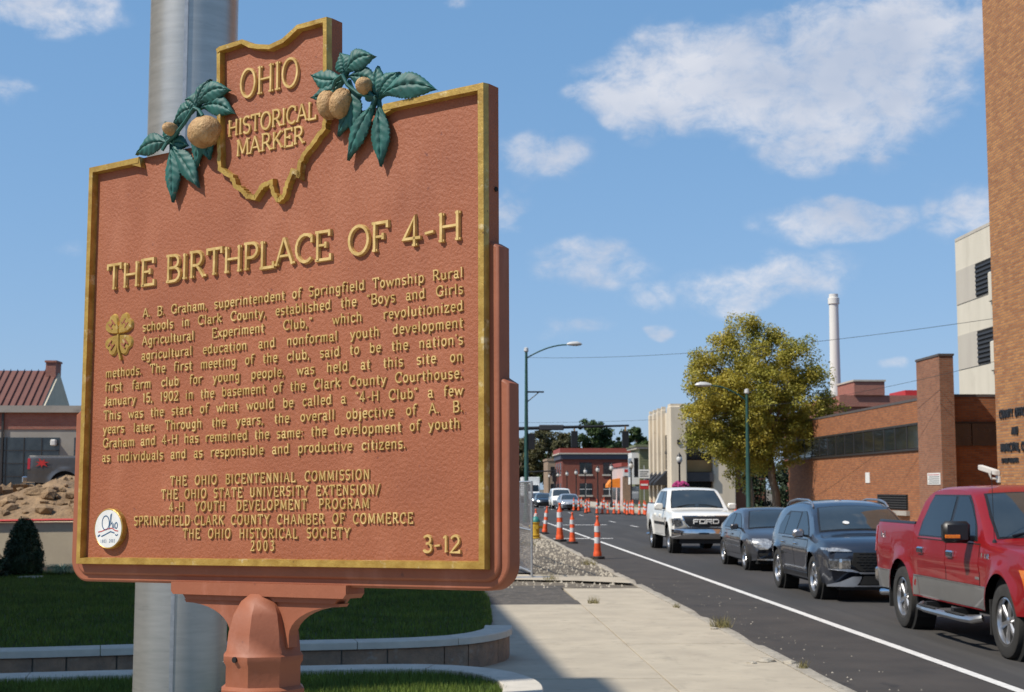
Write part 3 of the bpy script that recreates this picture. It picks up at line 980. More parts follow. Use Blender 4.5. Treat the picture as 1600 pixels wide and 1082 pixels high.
# little slanted end pieces that close the frame against the leaves
MB().prism([(0.136 - U0, H_ - FW - V0), (0.165 - U0, H_ - .024 - V0), (0.158 - U0, H_ - V0)], 'y', .001, -DP).build('frame_end', 'gold', marker)
MB().prism([(0.822 - U0, H_ - V0), (0.805 - U0, H_ - .026 - V0), (0.84 - U0, H_ - FW - V0)], 'y', .001, -DP).build('frame_end', 'gold', marker)
# state outline, wobbling river border
orev = OH[::-1]
k0 = 0
river = []
rr = random.Random(3)
for i in range(14, len(OH) - 1):
    seg = dense(OH[i], OH[i + 1], 5)
    for q in seg[:-1]:
        river.append((q[0] + rr.uniform(-.0017, .0017), q[1] + rr.uniform(-.0017, .0017)))
river.append(OH[-1])
ribbon(MB(), [OH[1], OH[0]] + river[::-1], 0.0115, DP - .001, -.0015, jit=0.15).build('state_outline', 'gold', marker, smooth=35)
top_line = []
for i in range(1, 13):
    top_line += dense(OH[i], OH[i + 1], 2)[:-1]
ribbon(MB(), top_line + [OH[13], (0.683, .90)], -0.0115, DP - .001, 0.0, jit=0.1).build('state_outline', 'gold', marker, smooth=35)
# terracotta backing fold seen over the top notch of the state outline
MB().add([SP(.455, 1.0511, -.002), SP(.50, 1.0315, -.002), SP(.53, 1.0262, -.05), SP(.47, 1.047, -.05)], [(0, 1, 2, 3)])

# stepped wings behind the panel ------------------------------------------------


def wing(u0, u1, vb, vt, d0, d1, rad, ch, name):
    poly = []
    for cx, cy, a0 in ((u0 + rad, vb + rad, 180), (u1 - rad, vb + rad, 270)):
        poly += [(cx + rad * math.cos(R(a0 + k * 11.25)), cy + rad * math.sin(R(a0 + k * 11.25))) for k in range(9)]
    poly += [(u1, vt - ch * .6), (u1 - ch, vt), (u0 + ch, vt), (u0, vt - ch * .6)]
    n = len(poly)
    b = 0.0045
    cu, cvv = (u0 + u1) / 2, (vb + vt) / 2

    def ins(p, q):
        return (p[0] + (q if p[0] < cu else -q), p[1] + (q if p[1] < cvv else -q * .6))
    rings = [[SP(*ins(p, b), d0) for p in poly], [SP(*ins(p, b * .3), d0 - b * .35) for p in poly], [SP(*p, d0 - b) for p in poly], [SP(*p, d1) for p in poly]]
    vs = [q for r in rings for q in r]
    fs = [tuple(range(n))] + [tuple(range(3 * n, 4 * n))[::-1]]
    for r in range(3):
        fs += [(r * n + i, r * n + (i + 1) % n, (r + 1) * n + (i + 1) % n, (r + 1) * n + i) for i in range(n)]
    return MB().add(vs, fs).build(name, 'terracotta_plain', marker, smooth=40)


wing(-0.019, 1.0685, -0.021, 0.568, DP - .002, BACK - .004, 0.03, 0.016, 'wing_plate')
wing(-0.043, 1.085, -0.036, 0.330, DP - .008, BACK - .008, 0.047, 0.020, 'wing_plate')
# bolt holes in the edge
for vv in (0.665, 0.02):
    MB().lathe([(0.0045, 0), (0.0045, .003)], 12, c=(W_ - U0 - .0005 if vv > .5 else W_ - U0, 0.035, vv - V0), axis='x').build('bolt_hole', 'hole', marker)

# lettering -----------------------------------------------------------------------


def tr_panel(u, v, z):
    return SP(u, v, DP - .0006 + z)


def set_letters(words, v, cap, wsc, t, h, name='raised_letter', serif=.11):
    """big letters: every letter is a part; words = [(text, u0, u1)]"""
    for wd, u0, u1 in words:
        nat = word_w(wd, cap, wsc)
        if len(wd) > 1:
            sc = wsc * (u1 - u0 + .10 * cap) / (nat)
        else:
            sc = wsc
        sc = min(max(sc, wsc * .72), wsc * 1.35)
        x = u0 - .05 * cap * sc
        for c in wd:
            mb = MB()
            adv = glyph(mb, c, x, v, cap, sc, t, h, tr_panel, serif)
            x += adv
            mb.build(name, 'gold_letter', marker, fix=True)


set_letters([('OHIO', 0.443, 0.598)], 0.931, 0.058, 0.86, 0.0066, 0.0065)
set_letters([('HISTORICAL', 0.410, 0.645)], 0.857, 0.0345, 0.8, 0.0056, 0.005)
set_letters([('MARKER', 0.435, 0.615)], 0.8128, 0.0345, 0.95, 0.0056, 0.005)
set_letters([('THE', 0.0612, 0.2054), ('BIRTHPLACE', 0.2418, 0.6887), ('OF', 0.7329, 0.8265), ('4-H', 0.8639, 0.9935)], 0.577, 0.0535, 1.05, 0.0082, 0.0075)
set_letters([('3-12', 0.9085, 0.9904)], 0.029, 0.0285, 1.0, 0.0055, 0.005)

BODY = [
    (0.1715, 0.9962, 0.5098, 'A. B. Graham, superintendent of Springfield Township Rural'),
    (0.1718, 0.9962, 0.4805, 'schools in Clark County, established the \u201cBoys and Girls'),
    (0.1715, 0.9962, 0.4505, 'Agricultural Experiment Club,\u201d which revolutionized'),
    (0.1711, 0.9962, 0.4200, 'agricultural education and nonformal youth development'),
    (0.0616, 0.9961, 0.3905, 'methods. The first meeting of the club, said to be the nation\'s'),
    (0.0610, 0.9961, 0.3610, 'first farm club for young people, was held at this site on'),
    (0.0594, 0.9961, 0.3312, 'January 15, 1902 in the basement of the Clark County Courthouse.'),
    (0.0597, 0.9961, 0.3010, 'This was the start of what would be called a \u201c4-H Club\u201d a few'),
    (0.0590, 0.9960, 0.2720, 'years later. Through the years, the overall objective of A. B.'),
    (0.0604, 0.9900, 0.2430, 'Graham and 4-H has remained the same: the development of youth'),
    (0.0587, 0.8704, 0.2133, 'as individuals and as responsible and productive citizens.'),
]
CAPB = 0.0187


def set_line(u0, u1, v, text, cap, wsc, t, h, ls, maxgap=2.0):
    words = text.split(' ')
    ws = [word_w(wd, cap, wsc, ls) for wd in words]
    gap = (u1 - u0 - sum(ws)) / max(1, len(words) - 1)
    if gap < cap * .45:
        f = (u1 - u0 - cap * .45 * (len(words) - 1)) / sum(ws)
        wsc *= f; ls *= f
        ws = [word_w(wd, cap, wsc, ls) for wd in words]
        gap = (u1 - u0 - sum(ws)) / max(1, len(words) - 1)
    x = u0
    for wd, ww in zip(words, ws):
        mb = MB()
        xx = x
        jit = random.uniform(-.0004, .0004)
        for c in wd:
            xx += glyph(mb, c, xx, v + jit, cap, wsc, t, h, tr_panel, .10) + ls
        mb.build('raised_word', 'gold_letter', marker)
        x += ww + gap


for (u0, u1, v, tx) in BODY:
    set_line(u0, u1, v, tx, CAPB, 1.10, 0.0032, 0.0042, 0.0017)
for (u0, u1, v, tx) in [(0.2664, 0.7862, 0.159, 'THE OHIO BICENTENNIAL COMMISSION'), (0.2414, 0.8108, 0.1323, 'THE OHIO STATE UNIVERSITY EXTENSION/'),
                        (0.2656, 0.7857, 0.1068, '4-H YOUTH DEVELOPMENT PROGRAM'), (0.1632, 0.8862, 0.0799, 'SPRINGFIELD\u00b7CLARK COUNTY CHAMBER OF COMMERCE'),
                        (0.3069, 0.7410, 0.0540, 'THE OHIO HISTORICAL SOCIETY'), (0.4923, 0.5639, 0.0306, '2003')]:
    set_line(u0, u1, v, tx, 0.0183, 0.92, 0.0031, 0.0042, 0.0036 if tx != '2003' else .006)

# four-leaf clover with an H on every leaf ------------------------------------------
CU, CV = 0.100, 0.480
clover = None
for k, ang in enumerate((45, 135, 225, 315)):
    out = []
    L, Wd = 0.050, 0.0235
    prof = [(0, 0), (.28, .55), (.55, .9), (.78, 1.0), (.93, .82), (1.0, .45), (.93, .0)]
    side = [(L * a, Wd * b) for a, b in prof]
    full = side + [(p[0], -p[1]) for p in side[::-1][1:-1]]
    ca, sa = math.cos(R(ang)), math.sin(R(ang))
    asp_u, asp_v = .95, 1.0

    def T(p):
        return (CU + (p[0] * ca - p[1] * sa) * asp_u, CV + (p[0] * sa + p[1] * ca) * asp_v)
    n = len(full)
    mb = MB()
    ctr = T((L * .55, 0))
    r0 = [SP(*T(p), DP - .001) for p in full]
    r1 = [SP(*T((L * .55 + (p[0] - L * .55) * .86, p[1] * .86)), DP + .0055 - .0005 * k) for p in full]
    mb.add(r0 + r1, [(i, (i + 1) % n, n + (i + 1) % n, n + i) for i in range(n)] + [tuple(range(n, 2 * n))])
    lf = mb.build('clover_leaf', 'gold', marker, smooth=50)
    mb = MB()
    c0 = T((L * .62, 0))
    for st in ([(-.006, -.008), (-.006, .008)], [(.006, -.008), (.006, .008)], [(-.006, 0), (.006, 0)]):
        rot = R(ang - 90) if ang < 180 else R(ang + 90)
        pts = [(c0[0] + x * math.cos(rot) - y * math.sin(rot), c0[1] + x * math.sin(rot) + y * math.cos(rot)) for x, y in st]
        stroke(mb, pts, .0036, .0012, lambda u, v, z: SP(u, v, DP + .005 + z))
    mb.build('letter', 'terracotta_plain', lf)
mb = MB()
stroke(mb, [(CU, CV), (CU + .001, CV - .03), (CU + .010, CV - .055)], .007, .007, tr_panel)
mb.build('clover_stem', 'gold', marker)

# bicentennial roundel ----------------------------------------------------------------
SU, SV, SR = 0.0955, 0.0735, 0.0415
MB().lathe([(SR, 0), (SR, .012), (SR * .96, .0135), (SR * .93, .0125)], 40).xf(lambda p: SP(SU + p[0] * 1.05, SV + p[1], DP - .001 + p[2])).build('roundel_rim', 'gold', marker, smooth=30)
rd = MB().lathe([(SR * .93, 0.0), (SR * .93, .0131)], 40).xf(lambda p: SP(SU + p[0] * 1.05, SV + p[1], DP - .001 + p[2])).build('roundel', 'seal_white', marker)


def tr_seal(u, v, z):
    return SP(SU + u, SV + v, DP - .001 + .0131 + z)


mb = MB()
scr = [[(-.008 + .011 * math.cos(R(a)), .012 + .0145 * math.sin(R(a))) for a in range(100, 461, 24)],
       [(.004, -.001), (.007, .028), (.010, .030), (.008, .008), (.012, .013), (.014, .002)], [(.017, .011), (.017, .002), (.019, .001)],
       [(.0245 + .004 * math.cos(R(a)), .0065 + .006 * math.sin(R(a))) for a in range(0, 361, 40)]]
for k, s in enumerate(scr):
    stroke(mb, s, .0026, .0004 + .00003 * k, tr_seal)
mb.build('script_word', 'seal_blue', rd)
mb = MB()
stroke(mb, [(-.030, -.007), (-.020, -.0055), (-.005, -.001), (.012, .001), (.022, -.004), (.031, -.005)], .0026, .0004, tr_seal)
mb.build('ribbon_stripe', 'seal_red', rd)
mb = MB()
stroke(mb, [(-.031, -.016), (-.024, -.013)], .004, .0004, tr_seal)
stroke(mb, [(-.020, -.016), (-.008, -.012), (.008, -.006), (.020, -.009)], .0028, .00045, tr_seal)
stroke(mb, [(.022, -.012), (.026, -.014), (.031, -.012)], .0026, .0004, tr_seal)
mb.build('ribbon_stripe', 'seal_blue', rd)
mb = MB()
for k, c in enumerate('1803'):
    glyph(mb, c, -.022 + .0048 * k, -.029, .0065, .8, .0009, .0003, tr_seal)
for k, c in enumerate('2003'):
    glyph(mb, c, .004 + .0048 * k, -.028, .0065, .8, .0009, .0003, tr_seal) if c in GL else None
mb.build('year_numerals', 'seal_blue', rd)

# buckeye leaves and nuts -----------------------------------------------------------


def leaflet(base, tip, wd, bend=0.0, lift=0.012, z0=0.006, name='leaf'):
    """one cast leaflet: pointed obovate blade with a midrib groove, side-vein ribs and serrate edge"""
    b, t = Vector(base), Vector(tip)
    L = (t - b).length
    d = (t - b) / L
    nn = Vector((-d.y, d.x))
    wd *= 1.0
    lift *= .55
    nl, nw = 36, 13
    top, bot = [], []
    for i in range(nl + 1):
        s = i / nl
        prof = (math.sin(math.pi * min(1, s * 1.02) ** 1.30) ** 1.1 if 0 < s < 1 else 0.0)
        prof = max(prof, .10 * (1 - s), 0.015)
        ce = b + d * (L * s) + nn * (bend * 4 * s * (1 - s))
        serr = 1 + (.07 if i % 2 else -.03)
        row_t, row_b = [], []
        for j in range(nw):
            q = (j / (nw - 1)) * 2 - 1
            off = q * wd * .5 * prof * (serr if abs(q) > .9 else 1)
            p = ce + nn * off + d * (abs(q) ** 1.3) * -.12 * wd * prof
            dome = (1 - q * q) * .45 + .55
            rib = -.0040 * math.exp(-(q / .13) ** 2) + .0011 * math.cos((s * 7 - abs(q) * 1.3) * 2 * math.pi) * (1 - abs(q) * .3)
            z = z0 + lift * math.sin(math.pi * (0.12 + .83 * s)) * (.55 + .45 * dome) + rib - .004 * abs(q) ** 2
            row_t.append(SP(p.x, p.y, z))
            row_b.append(SP(p.x, p.y, z - .0065 if abs(q) < .99 else z - .0035))
        top.append(row_t); bot.append(row_b)
    mb = MB()
    nv = (nl + 1) * nw
    mb.grid(top)
    mb.grid([r[::-1] for r in bot])
    # close the rim
    rim_t = [i * nw for i in range(nl + 1)]
    for i in range(nl):
        a, c = i * nw, (i + 1) * nw
        mb.f.append((a, c, nv + c + nw - 1, nv + a + nw - 1))
        a, c = i * nw + nw - 1, (i + 1) * nw + nw - 1
        mb.f.append((c, a, nv + i * nw, nv + (i + 1) * nw))
    return mb.build(name, 'leaf_paint', marker, smooth=60, fix=False)


LEAVES = [  # node, tip, width, bend, lift
    ((0.7295, 0.9218), (0.636, 0.944), .040, .010, .014), ((0.7295, 0.9218), (0.637, 0.897), .036, .012, .012),
    ((0.7295, 0.9218), (0.714, 0.972), .042, -.004, .016), ((0.7295, 0.9218), (0.801, 0.948), .044, .014, .018), ((0.7295, 0.9218), (0.806, 0.893), .040, .006, .012),
    ((0.735, 0.915), (0.7423, 0.803), .040, .008, .010), ((0.7655, 0.882), (0.7088, 0.809), .034, -.004, .006),
    ((0.8098, 0.8641), (0.808, 0.928), .038, .004, .014), ((0.8098, 0.8641), (0.857, 0.908), .042, .008, .016),
    ((0.8098, 0.8641), (0.943, 0.858), .048, .016, .022), ((0.8098, 0.8641), (0.8134, 0.7345), .042, .004, .014),
    ((0.8098, 0.8641), (0.7352, 0.7575), .040, -.006, .012), ((0.8098, 0.8641), (0.772, 0.898), .030, .004, .012),
    ((0.3314, 0.9265), (0.291, 0.953), .040, -.006, .014), ((0.3314, 0.9265), (0.366, 0.984), .036, .006, .016),
    ((0.3314, 0.9265), (0.424, 0.950), .042, .018, .016), ((0.3314, 0.9265), (0.4315, 0.9005), .042, .014, .013),
    ((0.3314, 0.9265), (0.258, 0.905), .040, -.012, .012), ((0.3314, 0.9265), (0.328, 0.805), .040, .006, .010),
    ((0.345, 0.875), (0.3655, 0.815), .036, .004, .006),
    ((0.2539, 0.8664), (0.1445, 0.859), .044, -.012, .018), ((0.2539, 0.8664), (0.234, 0.917), .036, -.004, .014),
    ((0.2539, 0.8664), (0.2616, 0.7405), .042, .006, .014), ((0.2539, 0.8664), (0.3385, 0.7605), .042, .006, .012),
    ((0.2539, 0.8664), (0.2985, 0.856), .030, .004, .010), ((0.2539, 0.8664), (0.275, 0.905), .030, .004, .013),
]
for k, (b, t, wd, bend, lift) in enumerate(LEAVES):
    leaflet(b, t, wd, bend, lift, z0=-.003 + .0012 * (k % 4))


def nut(cu, cv, ru, rv, rd, tilt=0.0, seam=True, z0=0.004):
    rows = []
    na, nb = 20, 12
    for i in range(nb + 1):
        ph = math.pi * i / nb
        row = []
        for k in range(na + 1):
            a = 2 * math.pi * k / na
            x, y, z = math.sin(ph) * math.cos(a), math.cos(ph), math.sin(ph) * math.sin(a)
            g = 1.0
            if seam:
                g -= .13 * math.exp(-((x - .12 - .15 * y) / .10) ** 2) * (1 if z > 0 else 0)
            g += .015 * math.sin(17 * x + 9 * y) * math.sin(13 * y + 5 * z)
            xx, yy = x * ru * g, y * rv * g
            u = cu + xx * math.cos(tilt) - yy * math.sin(tilt)
            v = cv + xx * math.sin(tilt) + yy * math.cos(tilt)
            row.append(SP(u, v, z0 + z * rd * g))
        rows.append(row)
    return MB().grid(rows).build('buckeye_nut', 'nut_paint', marker, smooth=60)


nut(.6905, .871, .020, .029, .026, .10)
nut(.7235, .8685, .021, .030, .026, -.35)
nut(.7895, .8878, .0125, .0165, .022, -.3, z0=.016)
nut(.3631, .8709, .038, .0325, .034, .25, z0=.008)
nut(.2698, .8905, .0115, .0145, .022, .1, z0=.014)
# twigs
for pts in ([(.7295, .9218), (.712, .915), (.704, .898)], [(.7295, .9218), (.742, .9), (.77, .878), (.8098, .8641)], [(.8098, .8641), (.80, .87), (.793, .88)],
            [(.3314, .9265), (.345, .92), (.357, .905)], [(.3314, .9265), (.305, .90), (.28, .88), (.2539, .8664)], [(.24, .852), (.2539, .8664)], [(.8, .845), (.8098, .8641)]):
    MB().tube([SP(u, v, .009) for u, v in pts], .0040, 6).build('twig', 'leaf_paint', marker, smooth=60)

# bracket and post ----------------------------------------------------------------
def slab(poly, d0, d1, name):
    return MB().prism([(u - U0, v - V0) for u, v in poly], 'y', -d0, -d1).build(name, 'terracotta_plain', marker)


slab([(.276, -.032), (.732, -.032), (.732, -.048), (.725, -.056), (.282, -.056), (.276, -.05)], -.012, -.064, 'bracket_rail')
slab([(.302, -.0565), (.706, -.0565), (.698, -.066), (.310, -.066)], -.020, -.056, 'bracket_rail')
curveL = [(.300, -.0662), (.305, -.072)] + [(.305 + .122 * math.sin(R(a)), -.128 + .056 * math.cos(R(a))) for a in range(0, 91, 10)] + [(.427, -.150)]
slab(curveL + [(.51, -.150), (.51, -.0662)], -.026, -.050, 'gusset')
slab([(1.008 - u, v) for u, v in curveL[::-1]] + [(.5102, -.0662), (.5102, -.150)], -.026, -.050, 'gusset')
PC = .505
PY = .038


def post_ring(v, r, flat=1.0):
    return [(PC - U0 + r * math.cos(R(22.5 + 45 * k)) , PY + r * flat * math.sin(R(22.5 + 45 * k)), v - V0) for k in range(8)]


rings = [(-.045, 0.0144), (-.052, 0.0288), (-.066, 0.0464), (-.090, 0.0616), (-.125, 0.0712), (-.160, 0.0748), (-.166, 0.0800), (-.176, 0.0800), (-.184, 0.0752),
         (-.222, 0.0752), (-.228, 0.0832), (-.246, 0.0832), (-.254, 0.0776), (-.50, 0.0784), (-1.20, 0.0800), (-1.30, 0.0896), (-1.36, 0.0896), (-1.66, 0.1000)]
mb = MB()
rows = []
for v, r in rings:
    g = post_ring(v, r)
    rows.append(g + [g[0]])
mb.grid(rows)
mb.f.append(tuple(range(8)))
mb.build('post', 'terracotta_plain', marker, smooth=38)
for (a, v) in ((270, -.171), (315, -.237), (225, -.237)):
    rr_ = .079 if v > -.2 else .083
    c = (PC - U0 + rr_ * math.cos(R(a)) * .935, PY + rr_ * math.sin(R(a)) * .935, v - V0)
    MB().tube([c, (c[0] + .004 * math.cos(R(a)), c[1] + .004 * math.sin(R(a)), c[2])], .0055, 10).build('set_screw', 'hole', marker)

# ================================================================== vehicles
pm('paint_red', (0.225, 0.003, 0.005), (0.20, 0.0028, 0.0045), 3, 0.5, spec=0.3, coat=0.55)
pm('paint_white', (0.80, 0.78, 0.72), (0.77, 0.75, 0.69), 3, 0.3, coat=0.8)
pm('paint_grey', (0.060, 0.062, 0.072), (0.052, 0.054, 0.063), 3, 0.30, metal=0.35, coat=1.0)
pm('paint_darkblue', (0.028, 0.034, 0.050), (0.024, 0.030, 0.045), 3, 0.28, metal=0.35, coat=1.0)
pm('paint_silver', (0.46, 0.47, 0.48), (0.42, 0.43, 0.44), 3, 0.32, metal=0.5, coat=0.8)
pm('paint_black', (0.012, 0.013, 0.016), None, 3, 0.3, coat=1.0)
pm('paint_gunmetal', (0.10, 0.10, 0.105), None, 3, 0.35, metal=0.4, coat=0.8)
pm('two_tone_grey', (0.235, 0.23, 0.22), (0.21, 0.205, 0.195), 4, 0.38, metal=0.4, coat=0.5)
pm('chrome', (0.72, 0.72, 0.73), (0.66, 0.66, 0.67), 4, 0.10, metal=1.0)
pm('satin_silver', (0.55, 0.55, 0.56), (0.48, 0.48, 0.49), 6, 0.28, metal=0.9)
pm('black_trim', (0.014, 0.014, 0.015), None, 6, 0.42)
pm('gap_black', (0.004, 0.004, 0.004), None, 6, 0.9)
pm('car_glass', (0.010, 0.014, 0.017), (0.008, 0.011, 0.013), 2, 0.04, spec=0.5)
pm('screen_glass', (0.040, 0.048, 0.050), (0.022, 0.028, 0.030), 1.4, 0.03, spec=0.9, coat=0.5)  # paler base stands in for sky and dashboard reflections on the windscreens
pm('tyre', (0.020, 0.019, 0.018), (0.032, 0.030, 0.027), 9, 0.85, bump=0.4, bscale=60)
pm('amber', (0.85, 0.22, 0.01), (0.65, 0.14, 0.01), 16, 0.18, coat=0.6)
pm('red_lens', (0.42, 0.01, 0.01), None, 10, 0.2, coat=0.6)
pm('lens_clear', (0.62, 0.62, 0.60), (0.22, 0.22, 0.23), 16, 0.10, metal=0.5, coat=1.0)
pm('lens_dark', (0.30, 0.30, 0.31), (0.05, 0.05, 0.05), 20, 0.10, metal=0.6, coat=1.0)


def pchip(P):
    x = np.array([p[0] for p in P], float)
    y = np.array([p[1] for p in P], float)
    h = np.diff(x)
    d = np.diff(y) / h
    mm = np.zeros_like(y)
    for i in range(1, len(x) - 1):
        if d[i - 1] * d[i] > 0:
            w1, w2 = 2 * h[i] + h[i - 1], h[i] + 2 * h[i - 1]
            mm[i] = (w1 + w2) / (w1 / d[i - 1] + w2 / d[i])
    mm[0], mm[-1] = d[0], d[-1]

    def f(q):
        q = min(max(q, x[0]), x[-1])
        i = int(min(max(np.searchsorted(x, q) - 1, 0), len(h) - 1))
        t = (q - x[i]) / h[i]
        return float((2 * t ** 3 - 3 * t * t + 1) * y[i] + (t ** 3 - 2 * t * t + t) * h[i] * mm[i] + (-2 * t ** 3 + 3 * t * t) * y[i + 1] + (t ** 3 - t * t) * h[i] * mm[i + 1])
    return f


def lin(P):
    x = [p[0] for p in P]
    y = [p[1] for p in P]
    return lambda q: float(np.interp(q, x, y))


class Shell:
    def __init__(s, xr, xf, top, sh, bot, hw, wheels, zc, ra, tum=.32, crown=.05, edge=.07, bowf=.14, bowr=.08, x0f=.6, x0r=-1.4, flare=.03, bed=None, crease=None):
        s.xr, s.xf, s.zc, s.ra, s.tum, s.crown, s.edge = xr, xf, zc, ra, tum, crown, edge
        s.bowf, s.bowr, s.x0f, s.x0r, s.flare, s.bed, s.crease = bowf, bowr, x0f, x0r, flare, bed, crease
        s.zt = pchip(top)
        s._sh = pchip(sh)
        s._bot = lin(bot)
        s.w = pchip(hw)
        s.wheels = wheels
        s.W = max(h for _, h in hw)

    def zs(s, x):
        return min(s._sh(x), s.zt(x) - .03)

    def zb(s, x):
        z = s._bot(x)
        for xw in s.wheels:
            d = abs(x - xw)
            if d < s.ra:
                z = max(z, s.zc + math.sqrt(s.ra ** 2 - d * d))
        return min(z, s.zs(x) - .02)

    def side_y(s, x, z):
        w_, zs = s.w(x), s.zs(x)
        if z <= zs:
            t = min(1, max(0, (z - .3) / max(.1, zs - .3)))
            y = w_ - .07 * (1 - t) ** 2.5 - .035 * t ** 5
            if s.crease:
                zc_, am = s.crease
                y += am * (math.exp(-((z - zc_) / .05) ** 2) - .6 * math.exp(-((z - zc_ + .16) / .09) ** 2))
        else:
            y = w_ - .035 - s.tum * (z - zs)
        for xw in s.wheels:
            d = math.hypot(x - xw, z - s.zc) - s.ra
            if -.02 < d < .4 and z <= zs + .02:
                y += s.flare * math.exp(-(max(d, 0) / .085) ** 2)
        return y

    def top_z(s, x, y):
        ye = max(.2, s.side_y(x, s.zt(x) - s.crown))
        return s.zt(x) - s.crown * (abs(y) / ye) ** 2.2

    def warp(s, p):
        x, y, z = p
        q = (abs(y) / s.W) ** 2.3
        if x > s.x0f:
            x -= s.bowf * ((x - s.x0f) / (s.xf - s.x0f)) ** 1.4 * q
        if x < s.x0r:
            x += s.bowr * ((s.x0r - x) / (s.x0r - s.xr)) ** 1.4 * q
        return (x, y, z)

    def section(s, x):
        zb, zs, zt = s.zb(x), s.zs(x), s.zt(x)
        pts = []
        for i in range(8):
            t = i / 7
            z = zb + (zs - zb) * t
            pts.append((s.side_y(x, z), z))
        bed = s.bed and s.bed[0] <= x <= s.bed[1]
        cr = 0 if bed else s.crown
        hgt = zt - cr - zs
        e = min(s.edge, max(.008, .5 * hgt)) if hgt > 0 else .006
        ze = max(zs + .004, zt - cr - e)
        for i in range(1, 5):
            z = zs + (ze - zs) * i / 4
            pts.append((s.side_y(x, z + 1e-4), z))
        ys_ = pts[-1][0]
        if bed:
            fl = s.bed[2]
            pts += [(ys_ - .012, zt - .002), (ys_ - .075, zt), (ys_ - .085, zt - .04), (ys_ - .09, fl), (ys_ * .5, fl), (0, fl)]
        else:
            pts.append((ys_ - .30 * e, ze + .72 * e))
            yb = ys_ - e
            zb2 = lambda y: zt - s.crown * (y / max(ys_, .1)) ** 2.2
            for f in (1, .75, .5, .25, 0):
                pts.append((yb * f, zb2(yb * f)))
        return pts

    def stations(s, n=60):
        xs = set(np.linspace(s.xr, s.xf, n).tolist())
        for xw in s.wheels:
            for k in range(-10, 11):
                xs.add(xw + s.ra * math.sin(k / 10 * math.pi / 2) * .9995)
            xs.add(xw + s.ra * 1.002); xs.add(xw - s.ra * 1.002)
        for k in range(1, 6):
            xs.add(s.xf - .03 * k); xs.add(s.xr + .03 * k)
        if s.bed:
            for b in s.bed[:2]:
                xs.add(b - .004); xs.add(b + .004)
        return sorted(x for x in xs if s.xr - 1e-6 <= x <= s.xf + 1e-6)

    def body(s):
        rows = []
        for x in s.stations():
            sec = s.section(x)
            full = [(x, -y, z) for y, z in sec] + [(x, y, z) for y, z in sec[::-1][1:]]
            rows.append([s.warp(p) for p in full])
        mb = MB().grid(rows)
        n = len(rows[0])
        mb.f.append(tuple(range(n)))
        mb.f.append(tuple(range((len(rows) - 1) * n, len(rows) * n)))
        return mb

    def side_patch(s, rows, sg, off=.006, nx=10, rim=.012):
        """rows = [(z, xa, xb)]; a thin panel lying on the body side"""
        R_ = []
        nr = []
        for a, b in zip(rows[:-1], rows[1:]):
            for k in range(3):
                t = k / 3
                nr.append(tuple(p + (q - p) * t for p, q in zip(a, b)))
        nr.append(rows[-1])
        for z, xa, xb in nr:
            R_.append([(xa + (xb - xa) * i / nx, z) for i in range(nx + 1)])
        out = [[s.warp((x, sg * (s.side_y(x, z) + off), z)) for x, z in r] for r in R_]
        mb = MB().grid(out)
        # rim going back into the body
        loop = [(0, j) for j in range(nx + 1)] + [(i, nx) for i in range(1, len(R_))] + [(len(R_) - 1, j) for j in range(nx - 1, -1, -1)] + [(i, 0) for i in range(len(R_) - 2, 0, -1)]
        f_ = [out[i][j] for i, j in loop]
        b_ = [s.warp((R_[i][j][0], sg * (s.side_y(*R_[i][j]) + off - rim), R_[i][j][1])) for i, j in loop]
        n = len(loop)
        mb.add(f_ + b_, [(k, (k + 1) % n, n + (k + 1) % n, n + k) for k in range(n)])
        return mb

    def top_patch(s, rows, off=.01, ny=12):
        """rows = [(x, half_width)] across the top surface (windscreen, rear window)"""
        out = []
        nr = []
        for a, b in zip(rows[:-1], rows[1:]):
            for k in range(4):
                nr.append(tuple(p + (q - p) * k / 4 for p, q in zip(a, b)))
        nr.append(rows[-1])
        for x, hw_ in nr:
            r = []
            for i in range(ny + 1):
                y = hw_ * (2 * i / ny - 1)
                e = .01
                dz = (s.top_z(x + e, y) - s.top_z(x - e, y)) / (2 * e)
                nn = Vector((-dz, 0, 1)).normalized()
                r.append(s.warp((x + nn.x * off, y, s.top_z(x, y) + nn.z * off)))
            out.append(r)
        return MB().grid(out)

    def front_x(s, z):
        if z <= s.zt(s.xf) - s.crown:
            return s.xf
        x = s.xf
        while x > s.xf - 1.5 and s.zt(x) - s.crown * .5 < z:
            x -= .004
        return x

    def front_patch(s, rows, off=.012, ny=10, rim=.03, rear=False):
        """rows = [(z, ya, yb)] on the nose (or tail) of the car"""
        out, bk = [], []
        nr = []
        for a, b in zip(rows[:-1], rows[1:]):
            for k in range(3):
                nr.append(tuple(p + (q - p) * k / 3 for p, q in zip(a, b)))
        nr.append(rows[-1])
        for z, ya, yb in nr:
            x = s.xr if rear else s.front_x(z)
            o_ = -off if rear else off
            ri = rim if rear else -rim
            out.append([s.warp((x, ya + (yb - ya) * i / ny, z)) for i in range(ny + 1)])
            bk.append([(p[0] + o_ + ri, p[1], p[2]) for p in out[-1]])
            out[-1] = [(p[0] + o_, p[1], p[2]) for p in out[-1]]
        mb = MB().grid(out)
        loop = [(0, j) for j in range(ny + 1)] + [(i, ny) for i in range(1, len(out))] + [(len(out) - 1, j) for j in range(ny - 1, -1, -1)] + [(i, 0) for i in range(len(out) - 2, 0, -1)]
        f_ = [out[i][j] for i, j in loop]
        b_ = [bk[i][j] for i, j in loop]
        n = len(loop)
        mb.add(f_ + b_, [(k, (k + 1) % n, n + (k + 1) % n, n + k) for k in range(n)])
        return mb


